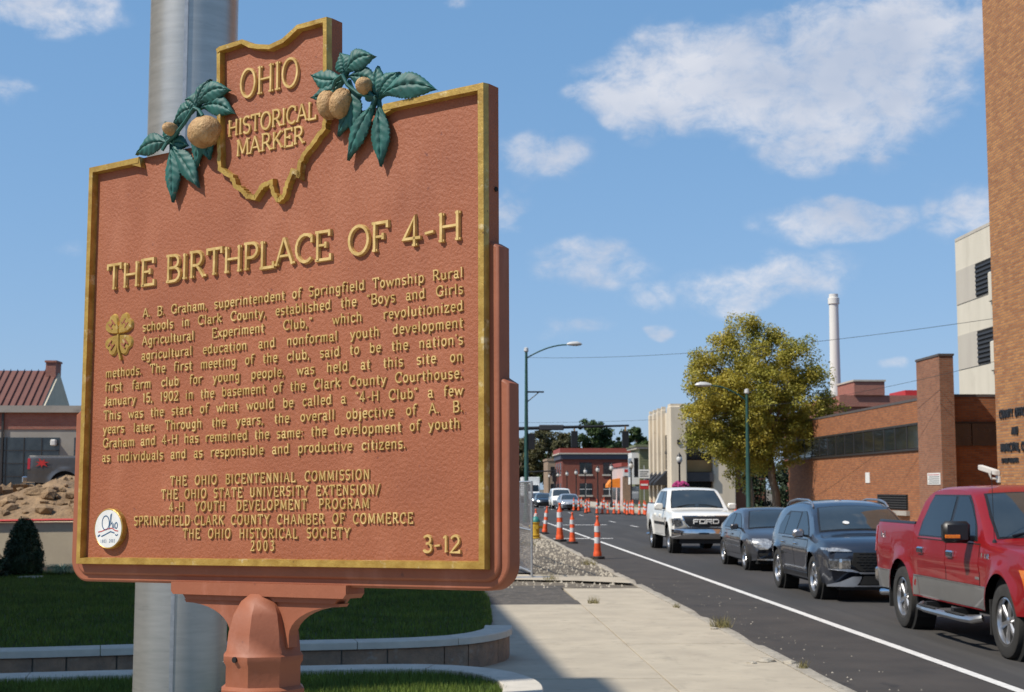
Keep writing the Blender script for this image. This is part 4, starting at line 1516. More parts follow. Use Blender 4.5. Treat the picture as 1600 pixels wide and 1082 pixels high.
def make_wheel(root, x, y, r, wd, rim_r, spokes, sg, rim_mat='chrome', split=False):
    """tyre with tread and a spoked rim; sg = outward direction along y"""
    h = wd / 2
    prof = [(rim_r * .98, -h * .80), (r * .90, -h), (r * .965, -h * .92), (r, -h * .66), (r, -h * .1), (r * .985, -h * .06), (r * .985, h * .06), (r, h * .1), (r, h * .66), (r * .965, h * .92), (r * .90, h), (rim_r * 1.06, h * .94), (rim_r, h * .80), (rim_r * .98, h * .5)]
    tm = MB().lathe([(a, sg * b) for a, b in prof], 36, axis='y')
    # tread blocks: shallow cross grooves on the shoulders
    tw = tm.build('wheel', 'tyre', root, smooth=30, loc=(x, y, r))
    mb = MB()
    mb.lathe([(rim_r * 1.0, sg * h * .5), (rim_r * 1.005, sg * h * .83), (rim_r * .95, sg * h * .87), (rim_r * .90, sg * h * .60), (rim_r * .88, -sg * h * .4)], 36, axis='y')
    mb.lathe([(0.0001, sg * h * .72), (rim_r * .12, sg * h * .72), (rim_r * .20, sg * h * .62), (rim_r * .22, sg * h * .3)], 18, axis='y')
    for k in range(spokes):
        a = 2 * math.pi * k / spokes + .3
        for sub in ((-.11, .11) if split else (0,)):
            wi, wo = (rim_r * .07, rim_r * .07) if split else (rim_r * .13, rim_r * .17)
            ca, sa = math.cos(a + sub), math.sin(a + sub)
            q = []
            for (rr_, ww, yy) in ((rim_r * .15, wi, h * .64), (rim_r * .55, (wi + wo) / 2 * .85, h * .70), (rim_r * .94, wo, h * .66)):
                for o_, dy in ((-1, -h * .22), (-.55, 0), (.55, 0), (1, -h * .22)):
                    q.append((rr_ * ca - ww * o_ * sa, sg * (yy + dy), rr_ * sa + ww * o_ * ca))
            mb.add(q, [(i * 4 + j, i * 4 + j + 1, i * 4 + j + 5, i * 4 + j + 4) for i in range(2) for j in range(3)])
    mb.build('rim', rim_mat, tw, smooth=35)
    MB().lathe([(.001, sg * h * .1), (rim_r * .9, sg * h * .1)], 24, axis='y').build('brake_disc', 'gap_black', tw)
    return tw


def wheels_all(root, S, r, wd, rim_r, spokes, yw, **kw):
    for xw in S.wheels:
        for sg in (1, -1):
            make_wheel(root, xw, sg * (yw - wd / 2), r, wd, rim_r, spokes, sg, **kw)
    # wheel wells and underside
    for xw in S.wheels:
        for sg in (1, -1):
            MB().lathe([(.001, sg * (S.W - .33)), (S.ra + .05, sg * (S.W - .33)), (S.ra + .012, sg * (S.W - .075))], 24, c=(xw, 0, S.zc), axis='y').build('wheel_well', 'gap_black', root)
    MB().box(S.xr + .25, S.xf - .2, -S.W + .18, S.W - .18, S._bot(0) - .06, S._bot(0) + .14).build('underbody', 'gap_black', root)


def mirror(root, x, y, z, sg, L, H, D, mat, arm=.08, amber=False, pos=1.0):
    mb = MB().cbox(x - D / 2, x + D / 2, min(sg * (y + arm), sg * (y + arm + L)), max(sg * (y + arm), sg * (y + arm + L)), z, z + H, min(D, H) * .28)
    m_ = mb.build('mirror', mat, root, smooth=40)
    MB().cbox(x - D * .3, x + D * .3, min(sg * (y - .04), sg * (y + arm + .02)), max(sg * (y - .04), sg * (y + arm + .02)), z + H * .08, z + H * .34, .012).build('mirror_arm', 'black_trim', m_)
    if amber:
        MB().cbox(x + D / 2 - .01, x + D / 2 + .012, min(sg * (y + arm + L * .42), sg * (y + arm + L * .97)), max(sg * (y + arm + L * .42), sg * (y + arm + L * .97)), z + H * .22, z + H * .38, .004).build('turn_lamp', 'amber', m_)
    return m_


def make_pickup(name, label, loc, paint, rz, red=True, detail=True, group=None):
    root = thing(name, label, 'pickup truck', loc, rz, group)
    S = Shell(-2.93, 2.93,
              top=[(-2.93, 1.40), (-2.85, 1.42), (-1.16, 1.42), (-1.12, 1.44), (-1.07, 1.72), (-.98, 1.84), (-.80, 1.91), (-.2, 1.945), (.30, 1.93), (.62, 1.87), (.92, 1.70), (1.28, 1.45), (1.46, 1.32), (1.62, 1.285), (2.1, 1.265), (2.55, 1.225), (2.80, 1.17), (2.90, 1.10), (2.93, 1.02)],
              sh=[(-2.93, 1.36), (-1.2, 1.38), (-.9, 1.26), (.9, 1.24), (1.4, 1.24), (1.7, 1.20), (2.6, 1.13), (2.93, 1.0)],
              bot=[(-2.93, .58), (-2.2, .52), (-1.2, .47), (1.5, .47), (2.5, .50), (2.93, .52)],
              hw=[(-2.93, .96), (-2.6, .985), (-1.2, .985), (0, .995), (1.5, .985), (2.5, .98), (2.85, .96), (2.93, .93)],
              wheels=[-1.66, 2.02], zc=.44, ra=.50, tum=.30, crown=.035, edge=.08, bowf=.16, bowr=.03, x0f=.5, x0r=-2.0, flare=.045,
              bed=(-2.86, -1.16, .86), crease=(1.02, .012))
    S.body().build('body', paint, root, smooth=38)
    MB().cbox(-2.935, -2.865, -.80, .80, .80, 1.42, .02).build('tailgate', paint, root)
    for sg in (1, -1):
        # bed rail cap
        pts = [S.warp((x, sg * (S.side_y(x, 1.40) - .045), 1.425)) for x in np.linspace(-2.88, -1.18, 9)]
        MB().tube(pts, .034, 6).build('bed_rail', 'black_trim', root)
        if red:
            # silver lower two-tone band
            for (xa, xb) in ((-2.90, -2.17), (-1.14, -.99), (-.975, 1.50)):
                S.side_patch([(.49, xa, xb), (.62, xa, xb), (.745, xa, xb)], sg, .005).build('lower_panel', 'two_tone_grey', root, smooth=40)
            S.side_patch([(.745, -2.90, -2.17), (.757, -2.90, -2.17)], sg, .009).build('trim_strip', 'satin_silver', root)
            S.side_patch([(.745, -1.14, 1.50), (.757, -1.14, 1.50)], sg, .009).build('trim_strip', 'satin_silver', root)
        # doors
        zl = .762 if red else .52
        for (xa, xb, xt) in ((-.975, .14, -.86), (.165, 1.30, 1.20)):
            S.side_patch([(zl - .01, xa - .012, xb + .012), (1.25, xa - .012, xb + .012)], sg, .0015, rim=.008).build('door_gap', 'gap_black', root)
            d = S.side_patch([(zl, xa, xb), (1.0, xa, xb), (1.235, xa, xb)], sg, .006).build('door', paint, root, smooth=40)
            hx = xa + .20
            MB().cbox(hx - .11, hx + .11, min(sg * (S.side_y(hx, 1.08) - .01), sg * (S.side_y(hx, 1.08) + .045)), max(sg * (S.side_y(hx, 1.08) - .01), sg * (S.side_y(hx, 1.08) + .045)), 1.045, 1.135, .018).build('door_handle', 'chrome' if red else paint, d)
        # side glass: one dark surround and two panes
        S.side_patch([(1.275, -.97, 1.20), (1.45, -.955, 1.06), (1.70, -.83, .76), (1.82, -.72, .56)], sg, .004).build('window_surround', 'black_trim', root)
        S.side_patch([(1.29, -.93, .12), (1.5, -.90, .12), (1.70, -.80, .12), (1.80, -.69, .12)], sg, .009).build('side_window', 'car_glass', root)
        S.side_patch([(1.29, .22, 1.13), (1.5, .22, .98), (1.70, .22, .71), (1.80, .22, .54)], sg, .009).build('side_window', 'car_glass', root)
        if red:
            mirror(root, 1.02, S.side_y(1.02, 1.3), 1.25, sg, .33, .26, .15, 'black_trim', .05, True)
            mb = MB()
            S_ = S.side_y(.3, .47)
            mb.tube([(-.78, sg * (S_ + .02), .39), (-.70, sg * (S_ + .10), .36), (-.3, sg * (S_ + .14), .355), (.9, sg * (S_ + .14), .355), (1.25, sg * (S_ + .12), .36), (1.34, sg * (S_ + .02), .39)], .042, 8)
            rb = mb.build('running_board', 'satin_silver', root, smooth=40)
            for xa in (-.55, .45):
                MB().cbox(xa, xa + .62, min(sg * (S_ + .10), sg * (S_ + .17)), max(sg * (S_ + .10), sg * (S_ + .17)), .392, .406, .004).build('step_pad', 'rubber', rb)
                MB().box(xa + .1, xa + .2, min(sg * (S_ - .2), sg * (S_ + .12)), max(sg * (S_ - .2), sg * (S_ + .12)), .37, .45).build('step_bracket', 'black_trim', rb)
            # tail lamp edge, badges
            S.side_patch([(1.0, -2.93, -2.86), (1.36, -2.93, -2.86)], sg, .008, 3).build('tail_lamp', 'red_lens', root)
            for k, c in enumerate('4x4'):
                mb = MB()
                glyph(mb, c, -.13 + k * .085 * 1.0, 0, .085, .9, .016, .006, (lambda sg: (lambda u, v, z: S.warp((-2.48 + (-u if sg < 0 else u) * -1, sg * (S.side_y(-2.48, 1.22) + z), 1.20 + v))))(sg), 0)
                mb.build('badge', 'satin_silver', root)
            for k, c in enumerate('F-150'):
                mb = MB()
                glyph(mb, c, -.12 + k * .055, 0, .06, .75, .012, .006, (lambda sg: (lambda u, v, z: S.warp((1.50 + (u if sg > 0 else -u) * -1, sg * (S.side_y(1.5, 1.12) + z + .004), 1.08 + v))))(sg), 0)
                mb.build('badge', 'chrome', root)
            S.side_patch([(.83, 1.17, 1.30), (.86, 1.17, 1.30)], sg, .010, 3).build('badge', 'satin_silver', root)
            MB().box(1.40 + .13, 1.40 + .16, min(sg * .72, sg * .96), max(sg * .72, sg * .96), .22, .62).build('mud_flap', 'rubber', root)
            MB().box(-2.30, -2.27, min(sg * .70, sg * .96), max(sg * .70, sg * .96), .24, .62).build('mud_flap', 'rubber', root)
        else:
            S.side_patch([(1.0, -2.93, -2.84), (1.36, -2.93, -2.84)], sg, .010, 3).build('tail_lamp', 'red_lens', root)
            mirror(root, 1.06, S.side_y(1.02, 1.3), 1.26, sg, .26, .20, .13, 'paint_white', .06)
            S.side_patch([(.98, 1.46, 1.60), (1.03, 1.46, 1.60)], sg, .010, 3).build('badge', 'black_trim', root)
    # windscreen and rear window
    S.top_patch([(1.44, .80), (1.1, .76), (.66, .66)], .006).build('screen_surround', 'black_trim', root, smooth=60)
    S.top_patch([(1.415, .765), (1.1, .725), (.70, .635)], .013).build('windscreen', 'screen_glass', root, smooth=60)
    for sg in (1, -1):
        MB().tube([S.warp((1.44, sg * .62, S.top_z(1.44, .6) + .035)), S.warp((1.36, sg * .30, S.top_z(1.36, .3) + .03)), S.warp((1.36, sg * .06, S.top_z(1.36, .1) + .03))], .011, 5).build('wiper', 'black_trim', root)
    MB().box(-1.165, -1.13, -.62, .62, 1.48, 1.78).build('rear_window', 'car_glass', root)
    # front end
    if red:
        S.front_patch([(.78, -.52, .52), (.95, -.60, .60), (1.06, -.60, .60)], .02).build('grille', 'chrome', root)
        g = S.front_patch([(.80, -.48, .48), (.95, -.55, .55), (1.04, -.55, .55)], .028, rim=.01).build('grille_mesh', 'gap_black', root)
        for z in (.86, .93, 1.0):
            S.front_patch([(z, -.54, .54), (z + .035, -.54, .54)], .038, rim=.02).build('grille_bar', 'chrome', root)
        for sg in (1, -1):
            a, b = sg * .62, sg * .92
            S.front_patch([(.74, a, b), (1.02, a, b)], .012).build('headlight', 'lens_clear', root)
            # amber corner wrapped on the wing
            S.side_patch([(.76, 2.74, 2.90), (.88, 2.68, 2.90), (1.01, 2.60, 2.88)], sg, .010).build('corner_lamp', 'amber', root)
        bumper_m, bz0, bz1 = 'chrome', .46, .70
    else:
        S.front_patch([(.775, -.52, .52), (.90, -.64, .64), (1.115, -.70, .70)], .02).build('grille', 'chrome', root)
        S.front_patch([(.79, -.495, .495), (.90, -.605, .605), (1.10, -.67, .67)], .03, rim=.02).build('grille_mesh', 'black_trim', root)
        mb = MB()
        fx = lambda y, z: S.warp((S.front_x(z), y, z))[0] + .034
        cap, wsc, t = .135, 1.55, .034
        glb = {'F': (.8, [[(.08, 0), (.08, 1)], [(.08, .9), (.74, .9)], [(.08, .45), (.62, .45)]], []), 'O': (.9, [[(.08, .1), (.08, .9), (.80, .9), (.80, .1), (.08, .1)]], []),
               'R': (.9, [[(.08, 0), (.08, .9), (.78, .9), (.78, .5), (.08, .5)], [(.4, .5), (.8, 0)]], []), 'D': (.9, [[(.08, .1), (.08, .9), (.70, .9), (.82, .72), (.82, .28), (.70, .1), (.08, .1)]], [])}
        keep = {k: GL[k] for k in glb}
        GL.update(glb)
        x = -word_w('FORD', cap, wsc, .01) / 2
        for c in 'FORD':
            # image left is the vehicle's right-hand side (local -y when seen from in front)
            mb = MB()
            x += glyph(mb, c, x, 0, cap, wsc, t, .018, lambda u, v, z: (fx(u, .875 + v) + z, u, .875 + v), 0, thin=1) + .01
            mb.build('grille_letter', 'white_paint', root)
        GL.update(keep)
        for sg in (1, -1):
            a, b = sg * .71, sg * .93
            S.front_patch([(.80, a + sg * .01, b - sg * .02), (.90, a, b), (1.04, a + sg * .03, b)], .012).build('headlight', 'lens_dark', root)
            S.side_patch([(.82, 2.78, 2.90), (1.02, 2.70, 2.90)], sg, .010).build('corner_lamp', 'lens_dark', root)
        bumper_m, bz0, bz1 = 'chrome', .44, .73
    # bumper: a bowed bar with fog lamps
    xs = [(S.xf - .10, -.99), (S.xf + .03, -.93), (S.xf + .10, -.70), (S.xf + .13, 0), (S.xf + .10, .70), (S.xf + .03, .93), (S.xf - .10, .99)]
    xs = [(x - .16 * (abs(y) / 1.0) ** 2.3, y) for x, y in xs]
    rows = []
    for x, y in xs:
        rows.append([(x - .16, y * .96, bz0 + .02), (x - .03, y * .98, bz0), (x, y, bz0 + .05), (x, y, bz1 - .06), (x - .02, y, bz1 - .01), (x - .20, y * .97, bz1)])
    bp = MB().grid(rows).build('bumper', bumper_m, root, smooth=35)
    for sg in (1, -1):
        px_ = xs[4][0] if sg > 0 else xs[2][0]
        MB().lathe([(.001, .0), (.055, .0), (.068, -.02)], 18, c=(px_ + .008 - .01, sg * .68, (bz0 + bz1) / 2), axis='x').build('fog_lamp', 'gap_black', bp)
    MB().box(S.xf - .2, S.xf - .155 + .13 + .03, -.46, .46, (bz0 + bz1) / 2 - .0, bz1 - .085).build('bumper_intake', 'gap_black', bp)
    MB().box(S.xf - .6, S.xf - .12, -.75, .75, .30, bz0 + .03).build('air_dam', 'black_trim', root)
    # rear bumper and exhaust
    MB().cbox(-3.08, -2.90, -.93, .93, .55, .76, .03).build('rear_bumper', 'chrome', root)
    MB().tube([(-2.2, -.78, .44), (-2.5, -.90, .43), (-2.62, -.97, .42)], .045, 12, cap=False).build('exhaust_tip', 'chrome', root, smooth=40)
    wheels_all(root, S, .415 if red else .40, .28, .265 if red else .25, 6 if red else 5, .985, rim_mat='satin_silver')
    if red:
        MB().tube([S.warp((1.52, -.86, S.top_z(1.52, -.80))), S.warp((1.50, -.862, 2.10))], .004, 5).build('antenna', 'black_trim', root)
        MB().lathe([(.028, 0), (.02, .03), (.006, .045)], 10, c=S.warp((1.52, -.86, S.top_z(1.52, -.80) - .01))).build('antenna_base', 'black_trim', root)
    return root


def make_suv(loc, rz):
    root = thing('sport_utility_vehicle', 'dark blue grey sport utility vehicle with silver roof rails behind the red pickup', 'car', loc, rz, 'cars waiting in the lane')
    S = Shell(-2.39, 2.39,
              top=[(-2.39, 1.02), (-2.30, 1.16), (-2.1, 1.37), (-1.8, 1.54), (-1.3, 1.64), (-.5, 1.695), (.20, 1.66), (.56, 1.565), (1.15, 1.26), (1.38, 1.14), (1.55, 1.11), (1.95, 1.07), (2.2, 1.01), (2.32, .94), (2.38, .84), (2.39, .74)],
              sh=[(-2.39, .95), (-2.2, 1.04), (-1.2, 1.03), (.4, 1.0), (1.2, .99), (1.9, .93), (2.3, .82), (2.39, .64)],
              bot=[(-2.39, .40), (-1.9, .30), (1.9, .30), (2.2, .24), (2.39, .30)],
              hw=[(-2.39, .82), (-2.1, .91), (-1.3, .955), (.5, .955), (1.6, .95), (2.1, .935), (2.3, .90), (2.39, .86)],
              wheels=[-1.40, 1.365], zc=.37, ra=.435, tum=.36, crown=.05, edge=.10, bowf=.24, bowr=.14, x0f=.6, x0r=-1.5, flare=.03, crease=(.80, .014))
    S.body().build('body', 'paint_darkblue', root, smooth=40)
    for sg in (1, -1):
        for (xa, xb) in ((-1.02, -.08), (-.06, .95)):
            S.side_patch([(.42, xa - .01, xb + .01), (1.0, xa - .01, xb + .01)], sg, .001, rim=.008).build('door_gap', 'gap_black', root)
            d = S.side_patch([(.43, xa, xb), (.7, xa, xb), (.985, xa, xb)], sg, .005).build('door', 'paint_darkblue', root, smooth=40)
            hx = xa + .15
            ya = S.side_y(hx, .90)
            MB().cbox(hx - .10, hx + .10, min(sg * (ya - .01), sg * (ya + .035)), max(sg * (ya - .01), sg * (ya + .035)), .885, .925, .012).build('door_handle', 'chrome', d)
        S.side_patch([(1.035, -1.38, 1.0), (1.2, -1.45, .78), (1.40, -1.22, .44), (1.48, -1.0, .24)], sg, .004).build('window_surround', 'black_trim', root)
        S.side_patch([(1.022, -1.42, 1.0), (1.036, -1.42, 1.0)], sg, .010).build('trim_strip', 'satin_silver', root)
        S.side_patch([(1.05, -1.34, -.92), (1.2, -1.40, -.92), (1.36, -1.22, -.92), (1.40, -1.12, -.92)], sg, .009).build('side_window', 'car_glass', root)
        S.side_patch([(1.05, -.88, -.08), (1.2, -.88, -.08), (1.46, -.88, -.08)], sg, .009).build('side_window', 'car_glass', root)
        S.side_patch([(1.05, 0.0, .93), (1.2, 0.0, .73), (1.38, .0, .42), (1.49, .0, .20)], sg, .009).build('side_window', 'car_glass', root)
        pts = [S.warp((x, sg * (S.side_y(x, S.zt(x) - .10) - .05), S.zt(x) + h_)) for x, h_ in ((.45, -.045), (.30, .0), (0, .012), (-.8, .012), (-1.3, .01), (-1.5, -.03))]
        MB().tube(pts, .021, 7).build('roof_rail', 'satin_silver', root, smooth=50)
        mirror(root, .80, S.side_y(.8, 1.05), 1.03, sg, .20, .15, .12, 'satin_silver', .06)
        S.side_patch([(.335, -.93, .90), (.385, -.93, .90), (.40, -.93, .90)], sg, .012).build('sill_trim', 'black_trim', root)
        S.side_patch([(.47, -.85, .85), (.485, -.85, .85)], sg, .012).build('trim_strip', 'chrome', root)
        # lamps
        a, b = sg * .52, sg * .90
        S.front_patch([(.845, a, b - sg * .01), (.875, sg * .56, b), (.90, sg * .70, b)], .014).build('daytime_lamp', 'lens_clear', root)
        S.side_patch([(.86, 2.02, 2.30), (.90, 1.92, 2.24)], sg, .008).build('daytime_lamp', 'lens_clear', root)
        h_ = S.front_patch([(.56, sg * .56, sg * .86), (.64, sg * .55, sg * .88), (.72, sg * .56, sg * .88)], .014).build('headlight', 'lens_dark', root)
        S.front_patch([(.56, sg * .69, sg * .735), (.72, sg * .69, sg * .735)], .02).build('lamp_divider', 'chrome', h_)
        S.front_patch([(.26, sg * .50, sg * .92), (.29, sg * .46, sg * .92), (.34, sg * .42, sg * .72), (.43, sg * .38, sg * .52)], .022).build('skid_trim', 'satin_silver', root)
    S.top_patch([(1.30, .80), (.95, .74), (.50, .64)], .006).build('screen_surround', 'black_trim', root, smooth=60)
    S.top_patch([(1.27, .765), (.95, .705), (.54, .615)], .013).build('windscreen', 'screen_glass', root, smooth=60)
    S.top_patch([(-2.28, .60), (-2.12, .62), (-1.92, .60)], .012).build('rear_window', 'car_glass', root, smooth=60)
    g = S.front_patch([(.52, -.40, .40), (.62, -.53, .53), (.83, -.50, .50)], .016).build('grille', 'gap_black', root)
    for i, z in enumerate(np.arange(.535, .82, .045)):
        for k in range(-5, 6):
            y = (k + (.5 if i % 2 else 0)) * .095
            lim = .36 + (z - .52) * 1.1
            if abs(y) < min(lim, .46):
                S.front_patch([(z, y - .034, y + .034), (z + .012, y - .038, y + .038)], .024, 2, .015).build('grille_bar', 'black_trim', g)
    S.front_patch([(.475, -.40, .40), (.505, -.44, .44)], .024).build('grille_trim', 'satin_silver', root)
    for sg in (1, -1):
        S.front_patch([(.50, sg * .40, sg * .47), (.545, sg * .52, sg * .90), (.555, sg * .60, sg * .90)], .020).build('grille_trim', 'satin_silver', root)
    S.front_patch([(.30, -.42, .42), (.44, -.34, .34)], .014).build('lower_intake', 'gap_black', root)
    S.front_patch([(.265, -.55, .55), (.285, -.55, .55)], .026).build('skid_trim', 'satin_silver', root)
    mb = MB()
    fx = lambda y, z: S.warp((S.front_x(z), y, z))[0] + .026
    stroke(mb, [(.075 * math.cos(a), .67 + .04 * math.sin(a)) for a in np.linspace(0, 2 * math.pi, 21)], .014, .01, lambda u, v, z: (fx(u, v) + z, u, v))
    stroke(mb, [(-.032, .64), (-.022, .672), (.022, .668), (.032, .70)], .014, .009, lambda u, v, z: (fx(u, v) + z, u, v))
    mb.build('emblem', 'chrome', root)
    MB().box(1.9, 2.2, -.7, .7, .2, .3).build('air_dam', 'black_trim', root)
    MB().lathe([(.001, .0), (.06, .0), (.06, .004)], 14, c=(0, 0, 0)).xf(lambda p: S.warp((1.10 + p[0] * .8 + .012, -.28 + p[1] * .0 + p[1], S.top_z(1.10 + p[0] * .8, -.28) + .022))).build('windscreen_sticker', 'seal_white', root)
    wheels_all(root, S, .37, .245, .255, 5, .955, rim_mat='satin_silver', split=True)
    return root


def make_sedan(name, label, loc, rz, paint, group, detail=True):
    root = thing(name, label, 'car', loc, rz, group)
    S = Shell(-2.26, 2.26,
              top=[(-2.26, .88), (-2.18, 1.00), (-1.95, 1.06), (-1.75, 1.09), (-1.30, 1.25), (-.9, 1.37), (-.2, 1.46), (.2, 1.44), (.55, 1.34), (1.10, 1.06), (1.32, .97), (1.5, .94), (1.9, .86), (2.1, .78), (2.21, .68), (2.26, .56)],
              sh=[(-2.26, .82), (-1.8, .95), (-.8, .93), (.6, .89), (1.3, .87), (1.9, .78), (2.2, .60), (2.26, .50)],
              bot=[(-2.26, .30), (-1.8, .24), (1.8, .22), (2.26, .26)],
              hw=[(-2.26, .78), (-2.0, .86), (-1.2, .905), (.4, .91), (1.4, .905), (1.9, .88), (2.15, .82), (2.26, .74)],
              wheels=[-1.28, 1.37], zc=.325, ra=.375, tum=.40, crown=.05, edge=.10, bowf=.32, bowr=.16, x0f=.5, x0r=-1.3, flare=.025, crease=(.70, .014))
    S.body().build('body', paint, root, smooth=40)
    for sg in (1, -1):
        S.side_patch([(.945, -1.15, .98), (1.1, -1.05, .66), (1.22, -.85, .42), (1.30, -.60, .20)], sg, .004).build('window_surround', 'black_trim', root)
        S.side_patch([(.96, -1.05, -.24), (1.10, -.98, -.24), (1.21, -.82, -.24), (1.28, -.62, -.24)], sg, .009).build('side_window', 'car_glass', root)
        S.side_patch([(.96, -.16, .90), (1.1, -.16, .62), (1.23, -.16, .38), (1.29, -.16, .20)], sg, .009).build('side_window', 'car_glass', root)
        if detail:
            for (xa, xb) in ((-1.02, -.20), (-.18, .92)):
                S.side_patch([(.34, xa - .01, xb + .01), (.90, xa - .01, xb + .01)], sg, .001, rim=.008).build('door_gap', 'gap_black', root)
                d = S.side_patch([(.35, xa, xb), (.6, xa, xb), (.885, xa, xb)], sg, .005).build('door', paint, root, smooth=40)
                hx = xa + .14
                ya = S.side_y(hx, .80)
                MB().cbox(hx - .09, hx + .09, min(sg * (ya - .01), sg * (ya + .03)), max(sg * (ya - .01), sg * (ya + .03)), .785, .82, .01).build('door_handle', paint, d)
            S.side_patch([(.52, -.95, .85), (.532, -.95, .85)], sg, .010).build('trim_strip', 'chrome', root)
            mirror(root, .72, S.side_y(.72, .95), .93, sg, .19, .13, .11, paint, .05)
        S.front_patch([(.50, sg * .52, sg * .70), (.58, sg * .44, sg * .80), (.68, sg * .40, sg * .82), (.745, sg * .50, sg * .82)], .012).build('headlight', 'lens_clear', root)
        S.side_patch([(.62, 1.92, 2.12), (.71, 1.78, 2.06)], sg, .008).build('headlight', 'lens_clear', root)
        if detail:
            S.front_patch([(.36, sg * .52, sg * .68), (.42, sg * .50, sg * .70)], .016).build('fog_lamp', 'gap_black', root)
            S.front_patch([(.255, sg * .30, sg * .74), (.29, sg * .36, sg * .74)], .02).build('lip_trim', 'chrome', root)
    S.top_patch([(1.28, .76), (.95, .70), (.44, .58)], .006).build('screen_surround', 'black_trim', root, smooth=60)
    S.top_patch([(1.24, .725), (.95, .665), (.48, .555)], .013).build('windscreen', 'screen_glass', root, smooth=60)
    S.top_patch([(-1.72, .62), (-1.45, .60), (-1.05, .55)], .012).build('rear_window', 'car_glass', root, smooth=60)
    S.front_patch([(.28, -.30, .30), (.36, -.42, .42), (.48, -.34, .34)], .014).build('grille', 'gap_black', root)
    if detail:
        for z in (.33, .39, .44):
            S.front_patch([(z, -.38, .38), (z + .014, -.38, .38)], .022).build('grille_bar', 'black_trim', root)
        mb = MB()
        MB().lathe([(.001, .0), (.06, .0), (.066, -.012)], 16, c=(S.warp((S.front_x(.60), 0, .6))[0] + .02, 0, .60), axis='x').build('emblem', 'chrome', root)
    S.front_patch([(.53, -.42, .42), (.555, -.44, .44)], .014).build('grille_slot', 'gap_black', root)
    wheels_all(root, S, .325, .215, .225, 5, .905, rim_mat='satin_silver')
    return root


RZ = -math.pi / 2        # noses towards the camera
make_pickup('pickup_truck', 'red crew cab pickup truck with grey lower panels and silver running board', (7.19, 18.09, .004), 'paint_red', RZ, True)
make_suv((7.25, 26.35, .004), RZ)
make_sedan('sedan_car', 'dark grey sedan with large headlights between the white pickup and the dark utility vehicle', (7.79, 35.16, .004), RZ, 'paint_grey', 'cars waiting in the lane')
make_pickup('pickup_truck', 'white pickup truck with black lettered grille and chrome bumper', (7.44, 44.8, .004), 'paint_white', RZ, False)
# distant traffic beyond the crossing
make_sedan('sedan_car', 'small silver sedan far down the street near the traffic channelizers', (10.35, 127, .004), RZ + .02, 'paint_silver', 'distant traffic', False)
make_sedan('sedan_car', 'dark sedan far down the street beside the pale van', (9.5, 148, .004), RZ, 'paint_black', 'distant traffic', False)
make_sedan('sedan_car', 'farthest dark sedan in front of the white box truck', (9.7, 161, .004), RZ, 'paint_gunmetal', 'distant traffic', False)


def make_van(loc):
    root = thing('van', 'off-white van far down the street behind the silver sedan', 'van', loc, RZ, 'distant traffic')
    S = Shell(-2.5, 2.5, top=[(-2.5, 1.75), (-2.4, 1.9), (-.5, 1.96), (.6, 1.92), (1.0, 1.72), (1.5, 1.25), (1.7, 1.12), (2.2, 1.05), (2.42, .95), (2.5, .8)],
              sh=[(-2.5, 1.1), (1.2, 1.08), (2.5, .75)], bot=[(-2.5, .4), (2.5, .36)], hw=[(-2.5, .95), (0, .98), (2.2, .96), (2.5, .88)],
              wheels=[-1.5, 1.55], zc=.36, ra=.42, tum=.2, crown=.05, bowf=.2, x0f=.8, x0r=-2)
    S.body().build('body', 'paint_white', root, smooth=40)
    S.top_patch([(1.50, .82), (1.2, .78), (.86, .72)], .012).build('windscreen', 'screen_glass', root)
    for sg in (1, -1):
        S.side_patch([(1.15, -2.2, 1.1), (1.4, -2.2, .95), (1.72, -2.1, .6)], sg, .008).build('side_window', 'car_glass', root)
        S.front_patch([(.70, sg * .58, sg * .86), (.86, sg * .56, sg * .86)], .014).build('headlight', 'lens_clear', root)
    S.front_patch([(.66, -.5, .5), (.86, -.5, .5)], .012).build('grille', 'black_trim', root)
    S.front_patch([(.42, -.85, .85), (.56, -.85, .85)], .03).build('bumper', 'satin_silver', root)
    wheels_all(root, S, .36, .23, .22, 5, .96, rim_mat='satin_silver')


make_van((10.3, 136, .004))
bt = thing('box_truck', 'white box truck at the far end of the street', 'truck', (11.0, 200, .004), RZ, 'distant traffic')
MB().cbox(-4.2, 1.6, -1.2, 1.2, .9, 3.5, .04).build('cargo_box', 'white_paint', bt)
MB().prism([(1.7, .5), (3.3, .5), (3.3, 1.3), (2.9, 1.5), (2.3, 2.5), (1.7, 2.5)], 'y', -1.05, 1.05).build('cab', 'white_paint', bt)
MB().prism([(2.94, 1.55), (2.96, 1.56), (2.42, 2.42), (2.40, 2.41)], 'y', -.95, .95).build('windscreen', 'car_glass', bt)
for xw in (-2.6, 2.4):
    for sg in (1, -1):
        MB().lathe([(.25, -.14), (.48, -.14), (.5, 0), (.48, .14), (.25, .14)], 20, c=(xw, sg * 1.02, .5), axis='y').build('wheel', 'tyre', bt)
MB().box(-4.1, 3.0, -.9, .9, .5, .9).build('chassis', 'black_trim', bt)

